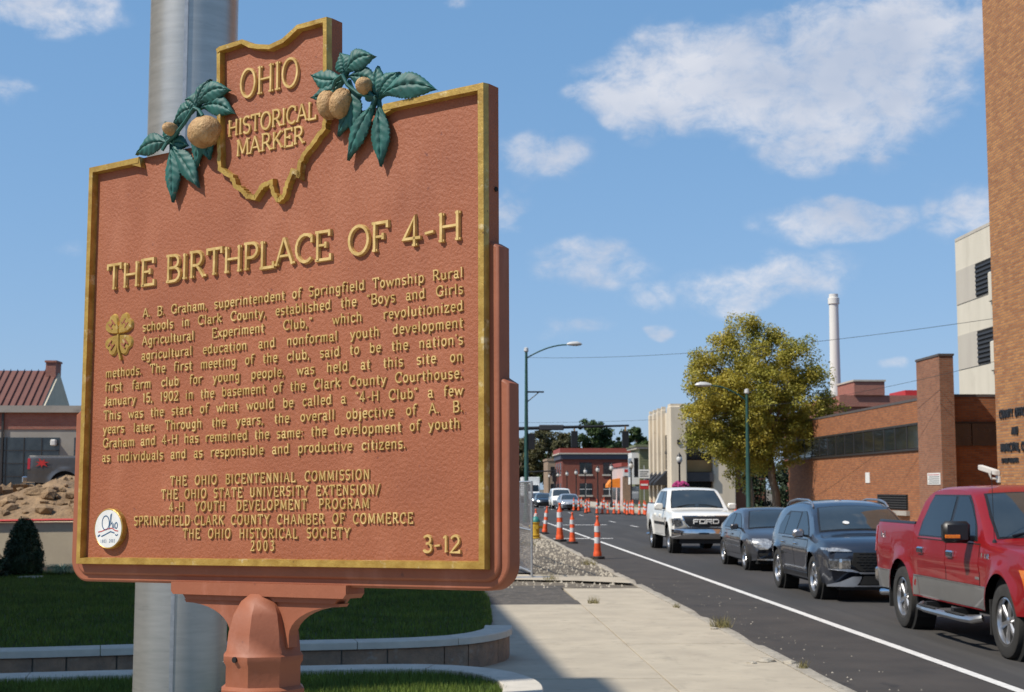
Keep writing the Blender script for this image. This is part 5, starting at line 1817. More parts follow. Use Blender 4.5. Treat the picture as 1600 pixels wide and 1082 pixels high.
# ================================================================== buildings
brickmat('brick_tan', (0.50, 0.225, 0.072), (0.31, 0.115, 0.038), (0.26, 0.17, 0.11), 0.30, 0.085)
brickmat('brick_orange', (0.40, 0.140, 0.045), (0.26, 0.080, 0.026), (0.22, 0.13, 0.08), 0.30, 0.085)
brickmat('brick_brown', (0.34, 0.135, 0.066), (0.23, 0.082, 0.042), (0.24, 0.16, 0.11), 0.22, 0.075)
brickmat('brick_red', (0.27, 0.050, 0.030), (0.20, 0.036, 0.022), (0.20, 0.10, 0.07), 0.22, 0.075)
brickmat('brick_pink', (0.42, 0.145, 0.10), (0.33, 0.105, 0.075), (0.30, 0.18, 0.14), 0.22, 0.075)
brickmat('brick_buff', (0.36, 0.24, 0.15), (0.28, 0.18, 0.11), (0.30, 0.24, 0.18), 0.22, 0.075)
pm('limestone', (0.68, 0.585, 0.45), (0.56, 0.48, 0.365), 1.2, 0.85, stretch=(1, 1, .25), bump=0.15, dirt=((0.42, 0.355, 0.275), 1.4, 0.60, 0.85))
pm('cream_concrete', (0.60, 0.555, 0.46), (0.54, 0.50, 0.41), .8, 0.85, stretch=(1, 1, .3), dirt=((0.46, 0.42, 0.34), 1.0, 0.55, 0.8))
pm('cream_concrete_dark', (0.47, 0.435, 0.37), (0.42, 0.385, 0.33), .8, 0.88, stretch=(1, 1, .3))
pm('grey_concrete', (0.36, 0.335, 0.30), (0.27, 0.25, 0.22), .7, 0.9, bump=0.2, dirt=((0.20, 0.18, 0.16), 1.4, 0.58, 0.8))
pm('tan_block', (0.62, 0.525, 0.37), (0.50, 0.42, 0.30), .9, 0.9, bump=0.3, bscale=20, dirt=((0.30, 0.255, 0.19), 2.2, 0.56, 0.75))
pm('roof_edge', (0.10, 0.085, 0.08), None, 3, 0.6)
pm('bronze_trim', (0.035, 0.030, 0.027), None, 3, 0.45)
pm('window_glass', (0.022, 0.026, 0.030), (0.014, 0.016, 0.018), 1.2, 0.08, spec=0.8)
pm('window_glass_blue', (0.045, 0.055, 0.06), (0.012, 0.016, 0.02), 1.5, 0.10, spec=0.8)
pm('metal_letter', (0.035, 0.036, 0.040), None, 4, 0.45, metal=0.5)
pm('sign_white', (0.72, 0.71, 0.68), (0.62, 0.61, 0.58), 12, 0.5)
pm('sign_red', (0.50, 0.03, 0.03), None, 8, 0.45)
pm('olive_siding', (0.155, 0.165, 0.085), (0.135, 0.145, 0.075), 2, 0.7)
pm('cornice_blue', (0.060, 0.062, 0.085), None, 3, 0.6)
pm('cornice_red', (0.30, 0.055, 0.035), None, 3, 0.6)
pm('stone_trim', (0.48, 0.43, 0.36), None, 3, 0.8)
pm('pink_wall', (0.56, 0.45, 0.43), (0.48, 0.38, 0.36), 1, 0.8)
pm('awning_orange', (0.75, 0.24, 0.02), (0.62, 0.18, 0.015), 4, 0.7)
pm('awning_black', (0.016, 0.016, 0.018), None, 4, 0.75)
pm('band_tan', (0.42, 0.24, 0.09), None, 2, 0.7)
pm('panel_brown', (0.17, 0.065, 0.032), None, 2, 0.7)
pm('panel_slate', (0.045, 0.045, 0.05), None, 2, 0.6)
pm('roof_rust', (0.17, 0.062, 0.042), (0.13, 0.048, 0.034), 1.5, 0.55, stretch=(3, 1, 1))
pm('cream_gable', (0.62, 0.56, 0.42), (0.52, 0.46, 0.34), 1.5, 0.85, dirt=((0.35, 0.28, 0.2), 3, 0.6, 0.75))
pm('stack_white', (0.70, 0.68, 0.64), (0.62, 0.60, 0.56), 1, 0.8, stretch=(1, 1, .15))
pm('red_tape', (0.55, 0.02, 0.02), None, 6, 0.6)


def bld(name, label, loc=(0, 0, 0)):
    return thing(name, label, 'building', loc)


# ---- county office building on the right
cb = bld('county_office_building', 'tan and orange brick county office building with lettered tower wall on the right', (18, 50, .12))
OX, OY = 18, 50


def B(x0, x1, y0, y1, z0, z1, name, mat, parent, c=None):
    mb = MB()
    if c:
        mb.cbox(x0, x1, y0, y1, z0, z1, c)
    else:
        mb.box(x0, x1, y0, y1, z0, z1)
    return mb.build(name, mat, parent)


B(16.5 - OX, 34 - OX, 22 - OY, 42.83 - OY, -.2, 27, 'tower_wall', 'brick_tan', cb)
wing_ = B(18.05 - OX, 33.9 - OX, 52.5 - OY, 76.4 - OY, -.2, 5.18, 'wing_wall', 'brick_orange', cb)
B(18.03 - OX, 33.95 - OX, 52.48 - OY, 76.45 - OY, 5.18, 5.28, 'roof_edge', 'roof_edge', cb)
B(20.6 - OX, 33.9 - OX, 42.83 - OY, 52.49 - OY, -.2, 5.1, 'link_wall', 'brick_orange', cb)
chim = B(17.8 - OX, 18.32 - OX, 51.5 - OY, 54.1 - OY, -.2, 6.62, 'chimney', 'brick_brown', cb)
B(17.77 - OX, 18.35 - OX, 51.47 - OY, 54.13 - OY, 6.62, 6.70, 'chimney_cap', 'roof_edge', chim)
# ribbon windows along the street side, with mullions
y = 54.6
k = 0
while y < 76:
    wn = B(18.0 - OX, 18.2 - OX, y - OY, y + 1.42 - OY, 3.36, 4.22, 'window', 'window_glass', cb)
    B(17.985 - OX, 18.08 - OX, y + 1.42 - OY, y + 1.50 - OY, 3.34, 4.24, 'mullion', 'bronze_trim', wn)
    y += 1.5
B(17.98 - OX, 18.1 - OX, 54.5 - OY, 76.2 - OY, 4.24, 4.32, 'window_head', 'bronze_trim', cb)
B(17.98 - OX, 18.1 - OX, 54.5 - OY, 76.2 - OY, 3.26, 3.34, 'window_sill', 'bronze_trim', cb)
# end wall ribbon window
for k in range(2):
    wn = B(18.34 + k * .95 - OX, 19.25 + k * .95 - OX, 52.43 - OY, 52.6 - OY, 3.36, 4.18, 'window', 'window_glass', cb)
B(18.33 - OX, 20.3 - OX, 52.42 - OY, 52.6 - OY, 4.19, 4.25, 'window_head', 'bronze_trim', cb)
# louvred vent low on the wall
vent = B(18.02 - OX, 18.2 - OX, 56.3 - OY, 60.3 - OY, .95, 1.55, 'vent', 'gap_black', cb)
for z in np.arange(1.0, 1.52, .10):
    B(17.985 - OX, 18.03 - OX, 56.35 - OY, 60.25 - OY, float(z), float(z) + .04, 'slat', 'bronze_trim', vent)
B(17.9 - OX, 18.05 - OX, 56.1 - OY, 60.5 - OY, .72, .9, 'vent_sill', 'grey_concrete', cb)
# lettering on the tower
LETX = 16.5 - OX
for (txt, ystart, z, cap, wsc, t) in (('COUNTY OFFICES', 42.49, 3.88, .24, .80, .05), ('AND', 41.60, 3.36, .22, .80, .045), ('MUNICIPAL COURT', 42.47, 2.88, .24, .82, .05), ('50 EAST COLUMBIA', 42.42, 2.55, .13, .72, .028)):
    x = 0
    for c in txt:
        if c == ' ':
            x += cap * .55
            continue
        mb = MB()
        adv = glyph(mb, c, x, 0, cap, wsc, t, .045, (lambda ys_, zz: (lambda u, v, d: (LETX - d + .002, ys_ - u - OY, zz + v)))(ystart, z), 0)
        x += adv + cap * .08
        mb.build('letter', 'metal_letter', cb)

ws = tag(B(17.78, 17.80 - .001, 51.7, 53.1, 2.05, 2.48, 'wall_notice', 'sign_white', None), 'white rectangular notice fixed low on the brick chimney', 'sign')
ws2 = tag(B(18.02, 18.048, 61.4, 62.0, 2.15, 2.6, 'wall_notice', 'sign_white', None), 'small narrow pale notice on the brick wall left of the chimney', 'sign')
for k in range(5):
    B(17.774, 17.7795, 51.8, 53.0 - .1 * (k % 2), 2.4 - k * .075, 2.42 - k * .075, 'printed_line', 'sign_red' if k == 0 else 'metal_letter', ws)
sc_ = thing('security_camera', 'white security camera on the corner of the tan brick tower', 'camera', (16.44, 42.7, 2.45))
MB().cbox(-.09, .09, -.30, .32, -.07, .08, .02).xf(lambda p: (p[0] * .9 - p[1] * .75 - .25, p[1] * .3, p[2] - p[1] * -.28)).build('housing', 'sign_white', sc_)
MB().tube([(.03, 0, -.25), (-.18, 0, -.25), (-.25, 0, -.08)], .035, 8).build('bracket', 'sign_white', sc_)
B(-.01, .05, -.1, .1, -.36, -.16, 'base', 'sign_white', sc_)
rv = tag(MB().lathe([(.30, 0), (.30, .18), (.34, .18), (.34, .26), (.02, .30)], 18, c=(22.2, 57.5, 5.34)).build('roof_vent', 'galvanised', smooth=40), 'squat silver vent on the brick roof', 'vent')

# ---- cream parking structure behind it
pg = bld('parking_structure', 'cream concrete multi-storey building with louvred openings behind the brick tower', (26, 66, 0))
B(0, 14, -16, 6.3, -.1, 14.6, 'wall', 'cream_concrete', pg)
for fl in range(4):
    z0 = 14.6 - 1.55 - fl * 3.35
    B(-.03, .05, -16, 6.23, z0 - 1.75, z0, 'spandrel', 'cream_concrete_dark', pg)
    for (ya, yb) in ((1.1, 3.4), (-2.9, -.6), (-6.9, -4.6)):
        lo = B(-.06, .3, ya, yb, z0 - 1.70, z0 - .05, 'louvre', 'gap_black', pg)
        for z in np.arange(z0 - 1.62, z0 - .12, .22):
            B(-.10, .0, ya + .03, yb - .03, float(z), float(z) + .10, 'slat', 'bronze_trim', lo)
    B(-.16, -.02, -.3, 1.55, z0 - 2.2, z0 - .75, 'planter_box', 'cream_concrete', pg, .05)
B(-.02, 14.05, -16, 6.25, 14.6, 14.75, 'coping', 'cream_concrete_dark', pg)

# ---- old red brick works and the white stack
fw = bld('brick_works', 'low pinkish red brick works far behind the county building', (36, 125, 0))
B(-3.6, 14, 0, 14, -.1, 9.1, 'wall', 'brick_pink', fw)
B(-1.9, 14, -.3, 13, 9.1, 10.1, 'upper_wall', 'brick_pink', fw)
B(-.6, 2.1, -.5, 5, 10.1, 11.3, 'stair_block', 'brick_pink', fw)
B(-.7, 2.2, -.6, 5.1, 11.3, 11.45, 'coping', 'stone_trim', fw)
B(4.2, 8.5, .3, 5, 10.1, 10.6, 'roof_box', 'sign_red', fw)
stk = MB().lathe([(.62, 0), (.46, 20.3), (.56, 20.3), (.56, 20.9), (.45, 20.95), (.45, 21.3), (.38, 21.3)], 24, c=(38.2, 141, 0)).build('smokestack', 'stack_white', smooth=30)
tag(stk, 'tall slender white smokestack rising behind the autumn tree', 'smokestack')

# ---- art deco stone block
dc = bld('art_deco_building', 'pale stone art deco building with vertical fins and black awnings', (17, 116, .12))
B(0.0, 1.1, -5.6, 6, -.2, 7.75, 'wall', 'limestone', dc)
B(-.10, 1.16, -5.7, -3.9, -.2, 8.15, 'corner_pier', 'limestone', dc, .06)
B(-.04, 1.12, -5.5, -4.1, 8.15, 8.35, 'pier_cap', 'limestone', dc)
for k in range(4):
    y = -3.2 + k * 2.35
    B(-.28, .1, y + .9, y + 1.5, -.2, 8.05 - .02 * k, 'fin', 'limestone', dc, .05)
    B(-.22, .1, y + 1.0, y + 1.4, 8.05, 8.3, 'fin_cap', 'limestone', dc)
    wn = B(-.03, .2, y, y + .75, 3.3, 6.0, 'window', 'window_glass', dc)
    B(-.06, .05, y - .02, y + .77, 4.5, 4.75, 'spandrel', 'bronze_trim', wn)
    B(-.03, .2, y - .2, y + .95, .3, 2.4, 'shopfront', 'window_glass', dc)
    aw = MB().prism([(-1.0, 2.25), (-1.0, 2.05), (-.02, 2.05), (-.02, 3.2)], 'y', y - .35, y + 1.05).build('awning', 'awning_black', dc)
lam = B(.42, .62, -5.80, -5.68, 5.2, 5.55, 'wall_lantern', 'bronze_trim', dc)

# ---- restaurant with tan band and pale pier
rb = bld('restaurant_building', 'dark fronted restaurant with tan band and pale concrete pier beside the art deco block', (18.25, 112, .12))
B(.05, 6.4, 0, 14, -.2, 6.55, 'wall', 'panel_brown', rb)
B(0.0, 3.9, -.15, .2, 6.55, 7.0, 'cornice', 'grey_concrete', rb)
for k in range(2):
    B(.1 + k * 1.0, 1.06 + k * 1.0, -.06, .1, 4.05, 5.25, 'window', 'window_glass', rb)
B(.06, 2.1, -.10, .1, 3.10, 4.0, 'sign_band', 'band_tan', rb)
B(.06, 2.12, -.9, .1, 2.35, 3.05, 'canopy', 'panel_slate', rb)
B(.1, 2.08, -.05, .1, .1, 2.3, 'shopfront', 'window_glass', rb)
B(2.14, 3.9, -.6, .2, -.2, 5.2, 'pier', 'limestone', rb, .05)
mb = MB()
stroke(mb, [(.42 * math.cos(a), .42 * math.sin(a)) for a in np.linspace(0, 2 * math.pi, 25)], .07, .05, lambda u, v, z: (1.45 + u, -.5 - z, 5.0 + v))
em = mb.build('round_sign_ring', 'sign_white', rb)
for k in range(4):
    a = k * 1.57 + .5
    MB().lathe([(.001, 0), (.13, 0), (.13, .03)], 10, c=(1.45 + .2 * math.cos(a), -.5, 5.0 + .2 * math.sin(a)), axis='y').build('round_sign_leaf', 'sign_white', em)
B(1.42, 1.48, -.5, .0, 4.95, 5.05, 'sign_bracket', 'bronze_trim', rb)

# ---- olive house with bay
ol = bld('olive_building', 'olive green sided building with white bay window', (17.9, 136, .12))
B(0, 8, 0, 7, -.2, 5.55, 'wall', 'olive_siding', ol)
for z in np.arange(.3, 5.3, .24):
    B(.02, 7.9, -.02, .03, float(z), float(z) + .20, 'siding_board', 'olive_siding', ol)
B(-.35, 8.2, -.3, 7.2, 5.55, 5.75, 'cornice', 'stone_trim', ol)
B(-.45, 8.3, -.4, 7.3, 5.75, 5.95, 'cornice_top', 'olive_siding', ol)
bay = B(-.7, .1, .5, 3.4, 2.2, 5.2, 'bay_window', 'sign_white', ol)
for k in range(2):
    B(-.72, -.6, .75 + k * 1.3, 1.75 + k * 1.3, 2.9, 4.7, 'pane', 'window_glass', bay)
B(-.5, -.1, .48, .6, 2.9, 4.7, 'pane', 'window_glass', bay)
B(-.05, .1, .6, 6.5, .3, 2.0, 'shopfront', 'window_glass', ol)

# ---- pale shop with red cornice and orange awning
ps = bld('pale_shop', 'low pinkish white shop with red cornice and orange awning', (17.95, 150, .12))
B(0, 6, 0, 11, -.2, 4.1, 'wall', 'pink_wall', ps)
MB().prism([(-.15, 4.1), (6.1, 4.1), (6.1, 4.5), (-.15, 4.5)], 'y', -.1, 11.2).build('cornice', 'cornice_red', ps)
B(-.05, .75, -.25, .02, -.2, 3.0, 'stone_pier', 'wall_stone', ps)
shp = B(.02, 1.0, -.3, -.05, 3.1, 3.9, 'shop_sign', 'sign_white', ps)
B(.12, .9, -.32, -.29, 3.5, 3.8, 'sign_stripe', 'sign_red', shp)
MB().prism([(-1.3, 1.9), (-1.3, 2.2), (-.9, 2.75), (-.02, 2.9), (-.02, 1.9)], 'y', 2.4, 5.2).build('awning', 'awning_orange', ps)
B(-.04, .1, 2.6, 5.0, .2, 1.9, 'shopfront', 'window_glass', ps)
B(-.04, .1, 6.5, 9.5, .6, 2.4, 'window', 'window_glass', ps)

# ---- two-storey red brick block that closes the view
rd_ = bld('red_brick_building', 'two-storey red brick building with dark blue cornice closing the street view', (16.6, 215, 0))
B(0, 12.5, 0, 14, -.1, 6.3, 'wall', 'brick_red', rd_)
B(-.25, 12.7, -.25, 14, 6.3, 7.05, 'cornice', 'cornice_blue', rd_)
B(-.5, 12.9, -.5, 14.2, 7.05, 7.25, 'cornice_shelf', 'stone_trim', rd_)
B(-.35, 12.7, -.35, 14.1, 7.25, 7.95, 'parapet', 'cornice_red', rd_)
for row, z in enumerate((.95, 4.05)):
    for k in range(3):
        x = 2.6 + k * 3.55
        wn = B(x, x + 1.85, -.06, .1, z, z + 1.75, 'window', 'window_glass_blue', rd_)
        B(x + .87, x + .98, -.09, .0, z, z + 1.75, 'mullion', 'sign_white' if row == 0 else 'bronze_trim', wn)
        B(x, x + 1.85, -.085, .0, z + .84, z + .92, 'meeting_rail', 'sign_white' if row == 0 else 'bronze_trim', wn)
        B(x - .15, x + 2.0, -.15, .05, z - .24, z, 'sill', 'stone_trim', wn)
    for k in range(3):
        y = 2 + k * 4
        wn = B(-.06, .1, y, y + 1.4, z, z + 1.75, 'window', 'window_glass_blue', rd_)
        B(-.12, .05, y - .1, y + 1.5, z - .2, z, 'sill', 'stone_trim', wn)
tb = bld('buff_brick_building', 'narrow buff brick building left of the red brick block', (17.6, 262, 0))
B(0, 9, 0, 12, -.1, 7.0, 'wall', 'brick_buff', tb)
B(-.15, 9.1, -.15, 12.1, 7.0, 7.4, 'parapet', 'brick_buff', tb)
for k in range(3):
    for z in (1.2, 4.3):
        B(.5 + k * 1.3, 1.2 + k * 1.3, -.05, .1, z, z + 1.6, 'window', 'window_glass', tb)

# ---- left side: raised lot, mound, workshop, gabled house
MB().add([(-60, 33.2, 1.15), (-1.5, 33.2, 1.15), (-1.5, 44, 1.5), (-4, 84, 1.6), (-60, 84, 1.6)], [tuple(range(5))]).build('raised_lot', 'dirt', kind='structure')
rw = thing('retaining_wall', 'pale concrete block wall below the dirt mound on the left', 'wall', (-8, 33, 0))
for k in range(10):
    B(-14 + k * 2.05, -14 + k * 2.05 + 2.04, 0, .4, 0, 1.17 + .01 * (k % 3), 'block', 'tan_block', rw, .02)
tape = MB()
pts = [(-24 + i * 1.5, 32.95, 1.19 + .02 * math.sin(i * 1.3)) for i in range(16)]
tp = MB().tube(pts, .035, 6).build('barrier_tape', 'red_tape')
tag(tp, 'thin red barrier line running along the top of the pale wall', 'tape')
# dirt mound
P = []
for j in range(28):
    y = 33.6 + j * .36
    row = []
    for i in range(80):
        x = -20 + i * .22
        h = math.sin(math.pi * min(1, j / 24)) ** .8
        prof = .98 * h * (.75 + .3 * math.sin(x * .7 + 1.0) + .35 * mnoise.noise((x * .6, y * .6, 0)))
        z = 1.18 + max(0, prof) + .22 * mnoise.noise((x * 1.8, y * 1.8, 5)) * h + .10 * mnoise.noise((x * 5, y * 5, 2)) * h
        row.append((x, y, z))
    P.append(row)
md = MB().grid(P).build('dirt_mound', 'dirt', smooth=180)
tag(md, 'long heap of brown dirt and clods behind the pale wall', 'dirt')
rc = random.Random(8)
vs, fs = [], []
bmx = bmesh.new()
for k in range(900):
    i, j = rc.randrange(2, 78), rc.randrange(1, 22)
    p = Vector(P[j][i])
    s = rc.choice((.05, .07, .09, .12, .16, .24)) * rc.uniform(.7, 1.3)
    res = bmesh.ops.create_icosphere(bmx, subdivisions=1, radius=s)
    off = Vector((rc.random() * 9, rc.random() * 9, k))
    sx = rc.uniform(.7, 1.5)
    for vv in res['verts']:
        vv.co *= 1 + .7 * mnoise.noise(vv.co / s * 1.1 + off)
        vv.co.x *= sx
        vv.co.z *= .7
        vv.co += p + Vector((0, 0, s * .2))
me = bpy.data.meshes.new('clods')
bmx.to_mesh(me); bmx.free()
me.materials.append(MATS['dirt'])
link('clods', me, md, 'stuff')

wk = bld('workshop_building', 'long low concrete workshop with brick band and large gridded windows on the left', (-22, 70, 1.5))
B(-26, 8, 0, 14, -.2, 3.25, 'wall', 'grey_concrete', wk)
B(-26.02, 8.02, -.04, 14, 3.25, 4.05, 'brick_band', 'brick_pink', wk)
B(-26.1, 8.1, -.25, 14.1, 4.05, 4.38, 'coping', 'grey_concrete', wk)
for k in range(-5, 3):
    x = -.2 + k * 4.05
    wn = B(x, x + 3.35, -.03, .1, .35, 2.85, 'window', 'window_glass_blue', wk)
    for q in range(1, 4):
        B(x + q * .84 - .02, x + q * .84 + .02, -.06, .0, .35, 2.85, 'glazing_bar', 'bronze_trim', wn)
    for q in range(1, 4):
        B(x, x + 3.35, -.055, .0, .35 + q * .62, .39 + q * .62, 'glazing_bar', 'bronze_trim', wn)
    fl_ = MB().cbox(x + 3.0, x + 3.25, -.35, -.05, 2.45, 2.75, .04).build('floodlight', 'sign_white', wk)
B(3.45 - 4.05 + 1.0, 3.55 - 4.05 + 1.0, -.12, -.04, .0, 4.0, 'downpipe', 'bronze_trim', wk)
gh = bld('gabled_house', 'old gabled house with rust coloured metal roof and brick chimney behind the workshop', (-27.0, 92, 1.5))
MB().prism([(0, 0), (7, 0), (7, 5.4), (3.5, 8.0), (0, 5.4)], 'x', -16, 1.15).xf(lambda p: p).build('wall', 'cream_gable', gh)
MB().add([(-16.2, -.45, 5.15), (1.0, -.45, 5.15), (1.0, 3.5, 8.15), (-16.2, 3.5, 8.15), (1.0, 7.4, 5.15), (-16.2, 7.4, 5.15)], [(0, 1, 2, 3), (3, 2, 4, 5)]).build('roof', 'roof_rust', gh)
for k in range(38):
    x = -16 + k * .45
    MB().add([(x, -.47, 5.17), (x + .05, -.47, 5.17), (x + .05, 3.5, 8.2), (x, 3.5, 8.2), (x + .025, -.5, 5.25), (x + .025, 3.5, 8.28)], [(0, 4, 5, 3), (4, 1, 2, 5)]).build('roof_seam', 'roof_rust', gh)
cm = B(.40, 1.05, 2.9, 4.2, 6.6, 8.65, 'chimney', 'brick_pink', gh)
B(.34, 1.11, 2.83, 4.27, 8.65, 8.78, 'chimney_cap', 'brick_pink', cm)
B(-16, 1.1, -.08, .0, 2.9, 3.5, 'fascia', 'awning_orange' if False else 'band_tan', gh)
# silver pickup in the lot, tail towards the left
lt = make_pickup('pickup_truck', 'silver grey pickup parked behind the dirt mound at left', (-11.2, 49.5, 1.55), 'paint_gunmetal', 0.0, False)

star = []
for q in range(14):
    r_ = (.20, .09)[q % 2] * (1.15 if q % 4 == 0 else .95)
    star.append((-2.42 + 1.1 * r_ * math.cos(q * math.pi / 7 + .2), 1.20 + .8 * r_ * math.sin(q * math.pi / 7 + .2)))
MB().prism(star, 'y', -1.006, -.998).build('decal', 'sign_red', lt)

# ================================================================== street furniture
# big metal pole behind the marker
bp_ = thing('metal_pole', 'thick brushed metal pole rising behind the historical marker', 'pole', (-1.745, 9.5, .34))
MB().lathe([(.295, 0), (.292, 1.5), (.290, 3.6), (.284, 14)], 64).build('shaft', 'steel_pole', bp_, smooth=40)
MB().box(-.012, .012, -.2985, -.285, 0, 13.9).xf(lambda p: (p[0], p[1], p[2])).build('seam', 'galvanised', bp_)
MB().lathe([(.50, -.3), (.50, 0.03), (.47, .05), (.30, .05)], 40).build('base_flange', 'steel_pole', bp_, smooth=40)


def lamp_post(label, x, y, h, arm, az, mat='pole_green', bracket=None, group=None):
    root = thing('street_lamp', label, 'street lamp', (x, y, .1), 0, group)
    MB().lathe([(.19, 0), (.19, .35), (.12, .5), (.105, h * .5), (.07, h)], 16).build('post', mat, root, smooth=40)
    MB().lathe([(.09, h), (.13, h + .05), (.11, h + .22), (.02, h + .26)], 12).build('photocell_cap', 'lamp_head', root, smooth=40)
    ca, sa = math.cos(az), math.sin(az)
    pts = [(ca * arm * t, sa * arm * t, h - .35 + .75 * math.sin(t * math.pi / 2) ** .9) for t in np.linspace(0.02, 1, 10)]
    MB().tube(pts, .038, 8).build('arm', mat, root, smooth=50)
    e = pts[-1]
    hd = MB()
    rows = []
    for t, ww, hh in ((0, .06, .06), (.12, .12, .11), (.3, .17, .15), (.55, .18, .16), (.75, .12, .10), (.82, .03, .03)):
        rows.append([(e[0] + ca * t - sa * ww * math.cos(a), e[1] + sa * t + ca * ww * math.cos(a), e[2] + .03 + hh * math.sin(a) * (1 if math.sin(a) > 0 else .6)) for a in np.linspace(0, 2 * math.pi, 13)])
    hd.grid(rows).build('lamp_head', 'lamp_head', root, smooth=60)
    if bracket:
        z = bracket
        MB().box(0, .95, -.04, .04, z, z + .08).build('bracket', 'black_metal', root)
        MB().tube([(.05, 0, z - .5), (.65, 0, z)], .03, 6).build('brace', 'black_metal', root)
    return root


lp = lamp_post('tall green street lamp with curved arm right beside the marker', 4.02, 77, 9.15, 2.2, 0.0, bracket=6.95)
sgl = MB().box(.10, .45, -.16, .16, 3.9, 4.75)
sgl.build('signal_head', 'black_metal', lp)
lamp_post('green street lamp standing in front of the yellowing tree', 14.54, 70.0, 6.45, 1.75, math.pi)


def acorn_lamp(x, y, h=3.5):
    root = thing('acorn_lamp', '', 'street lamp', (x, y, .12), 0, 'acorn lamps along the far pavement')
    MB().lathe([(.20, 0), (.20, .3), (.13, .5), (.075, .8), (.06, h - .1), (.10, h - .05), (.12, h)], 12).build('post', 'black_metal', root, smooth=40)
    MB().lathe([(.10, h), (.17, h + .08), (.21, h + .22), (.17, h + .40), (.10, h + .50)], 12).build('globe', 'lamp_glass', root, smooth=60)
    MB().lathe([(.17, h + .42), (.14, h + .52), (.05, h + .62), (.015, h + .72)], 12).build('finial', 'black_metal', root, smooth=60)
    return root


AC = [(96, 'acorn lamp post in front of the art deco building'), (122, 'acorn lamp post left of the olive building'), (137, 'acorn lamp post in front of the orange awning'), (150, 'acorn lamp post before the right part of the red brick building'),
      (164, 'acorn lamp post before the left windows of the red brick building'), (176, 'acorn lamp post at the left corner of the red brick building'), (190, 'small acorn lamp post right of the buff brick building'), (206, 'tiny acorn lamp post in front of the buff brick building'), (224, 'farthest acorn lamp post down the street')]
first = None
for y, lab in AC:
    if first is None:
        first = a_ = acorn_lamp(15.3, y)
    else:
        a_ = copy_tree(first)
        a_.location = (15.3, y, .12)
    a_['label'] = lab
# flower basket on the first one
pm('petunia', (0.42, 0.03, 0.17), (0.26, 0.018, 0.10), 9, 0.7, island=0.6)
fb = thing('flower_basket', 'pink flower basket hanging on the acorn lamp by the art deco building', 'flower basket', (15.3, 95.6, 2.05))
bmx = bmesh.new()
for k in range(160):
    a, b_ = rc.uniform(0, 6.28), rc.uniform(-.2, 1)
    r_ = .5 * math.sqrt(max(0.05, 1 - b_ * b_ * .8))
    p = Vector((r_ * math.cos(a), r_ * math.sin(a), .0 + .30 * b_))
    res = bmesh.ops.create_icosphere(bmx, subdivisions=1, radius=rc.uniform(.06, .11))
    for vv in res['verts']:
        vv.co += p
me = bpy.data.meshes.new('blossoms'); bmx.to_mesh(me); bmx.free(); me.materials.append(MATS['petunia'])
link('blossoms', me, fb, 'stuff')
MB().lathe([(.1, -.25), (.5, .05), (.55, .1)], 14).build('basket', 'mulch', fb)

# traffic signal masts
ms = thing('signal_mast', 'black traffic signal mast arm stretching over the street', 'traffic signal', (3.1, 95, .1))
MB().lathe([(.22, 0), (.20, .4), (.15, 6.4)], 14).build('post', 'black_metal', ms, smooth=40)
MB().tube([(0, 0, 5.72), (4, 0, 5.85), (8.7, 0, 5.98)], [.13, .11, .07], 10).build('arm', 'black_metal', ms, smooth=40)
MB().cbox(2.7, 4.35, -.12, .12, 5.66, 6.02, .05).build('arm_sleeve', 'panel_slate', ms)
for x in (5.05, 8.45):
    hd = B(x - .22, x + .22, -.12, .12, 4.50, 5.62, 'signal_head', 'black_metal', ms, .03)
    B(x - .05, x + .05, -.06, .06, 5.55, 5.95, 'hanger', 'band_tan', hd)
ms2 = thing('signal_mast', 'smaller distant black signal mast left of the buff brick building', 'traffic signal', (16.3, 226, .1))
MB().lathe([(.18, 0), (.16, 4.9)], 10).build('post', 'black_metal', ms2)
MB().tube([(0, 0, 4.6), (-4.6, 0, 4.4)], .10, 8).build('arm', 'black_metal', ms2)
B(-.4, .3, -.2, .2, 2.9, 4.3, 'signal_head', 'black_metal', ms2)
sgn = thing('traffic_sign', 'red and white traffic sign on a post right of the channelizers', 'sign', (15.2, 113, .12))
MB().tube([(0, 0, 0), (0, 0, 3.6)], .04, 8).build('post', 'galvanised', sgn)
B(-.35, .35, -.05, -.01, 1.75, 2.45, 'red_panel', 'sign_red', sgn)
B(-.28, .28, -.07, -.05, 2.02, 2.16, 'white_bar', 'sign_white', sgn)
B(-.45, .45, -.05, -.01, 2.6, 3.3, 'white_panel', 'sign_white', sgn)
for k in range(3):
    B(-.34, .34 - .1 * (k % 2), -.06, -.05, 3.08 - k * .17, 3.14 - k * .17, 'printed_line', 'metal_letter', sgn)

# overhead wires
def wire(label, a, b, sag, r=.009):
    a, b = Vector(a), Vector(b)
    pts = [a.lerp(b, t) - Vector((0, 0, sag * 4 * t * (1 - t))) for t in np.linspace(0, 1, 24)]
    o = MB().tube(pts, r, 5).build('overhead_wire', 'wire')
    tag(o, label, 'wire', 'overhead wires')


wire('overhead wire from the tall green lamp to the brick tower', (4.05, 77, 8.95), (18.6, 44.6, 7.5), .45)
wire('lower overhead wire from the tree lamp post towards the brick tower', (14.54, 70.0, 5.9), (18.6, 44.0, 6.3), .30, .008)
wire('faint wire beside the signal mast arm', (-12, 120, 8.2), (17, 118, 7.6), .5, .011)


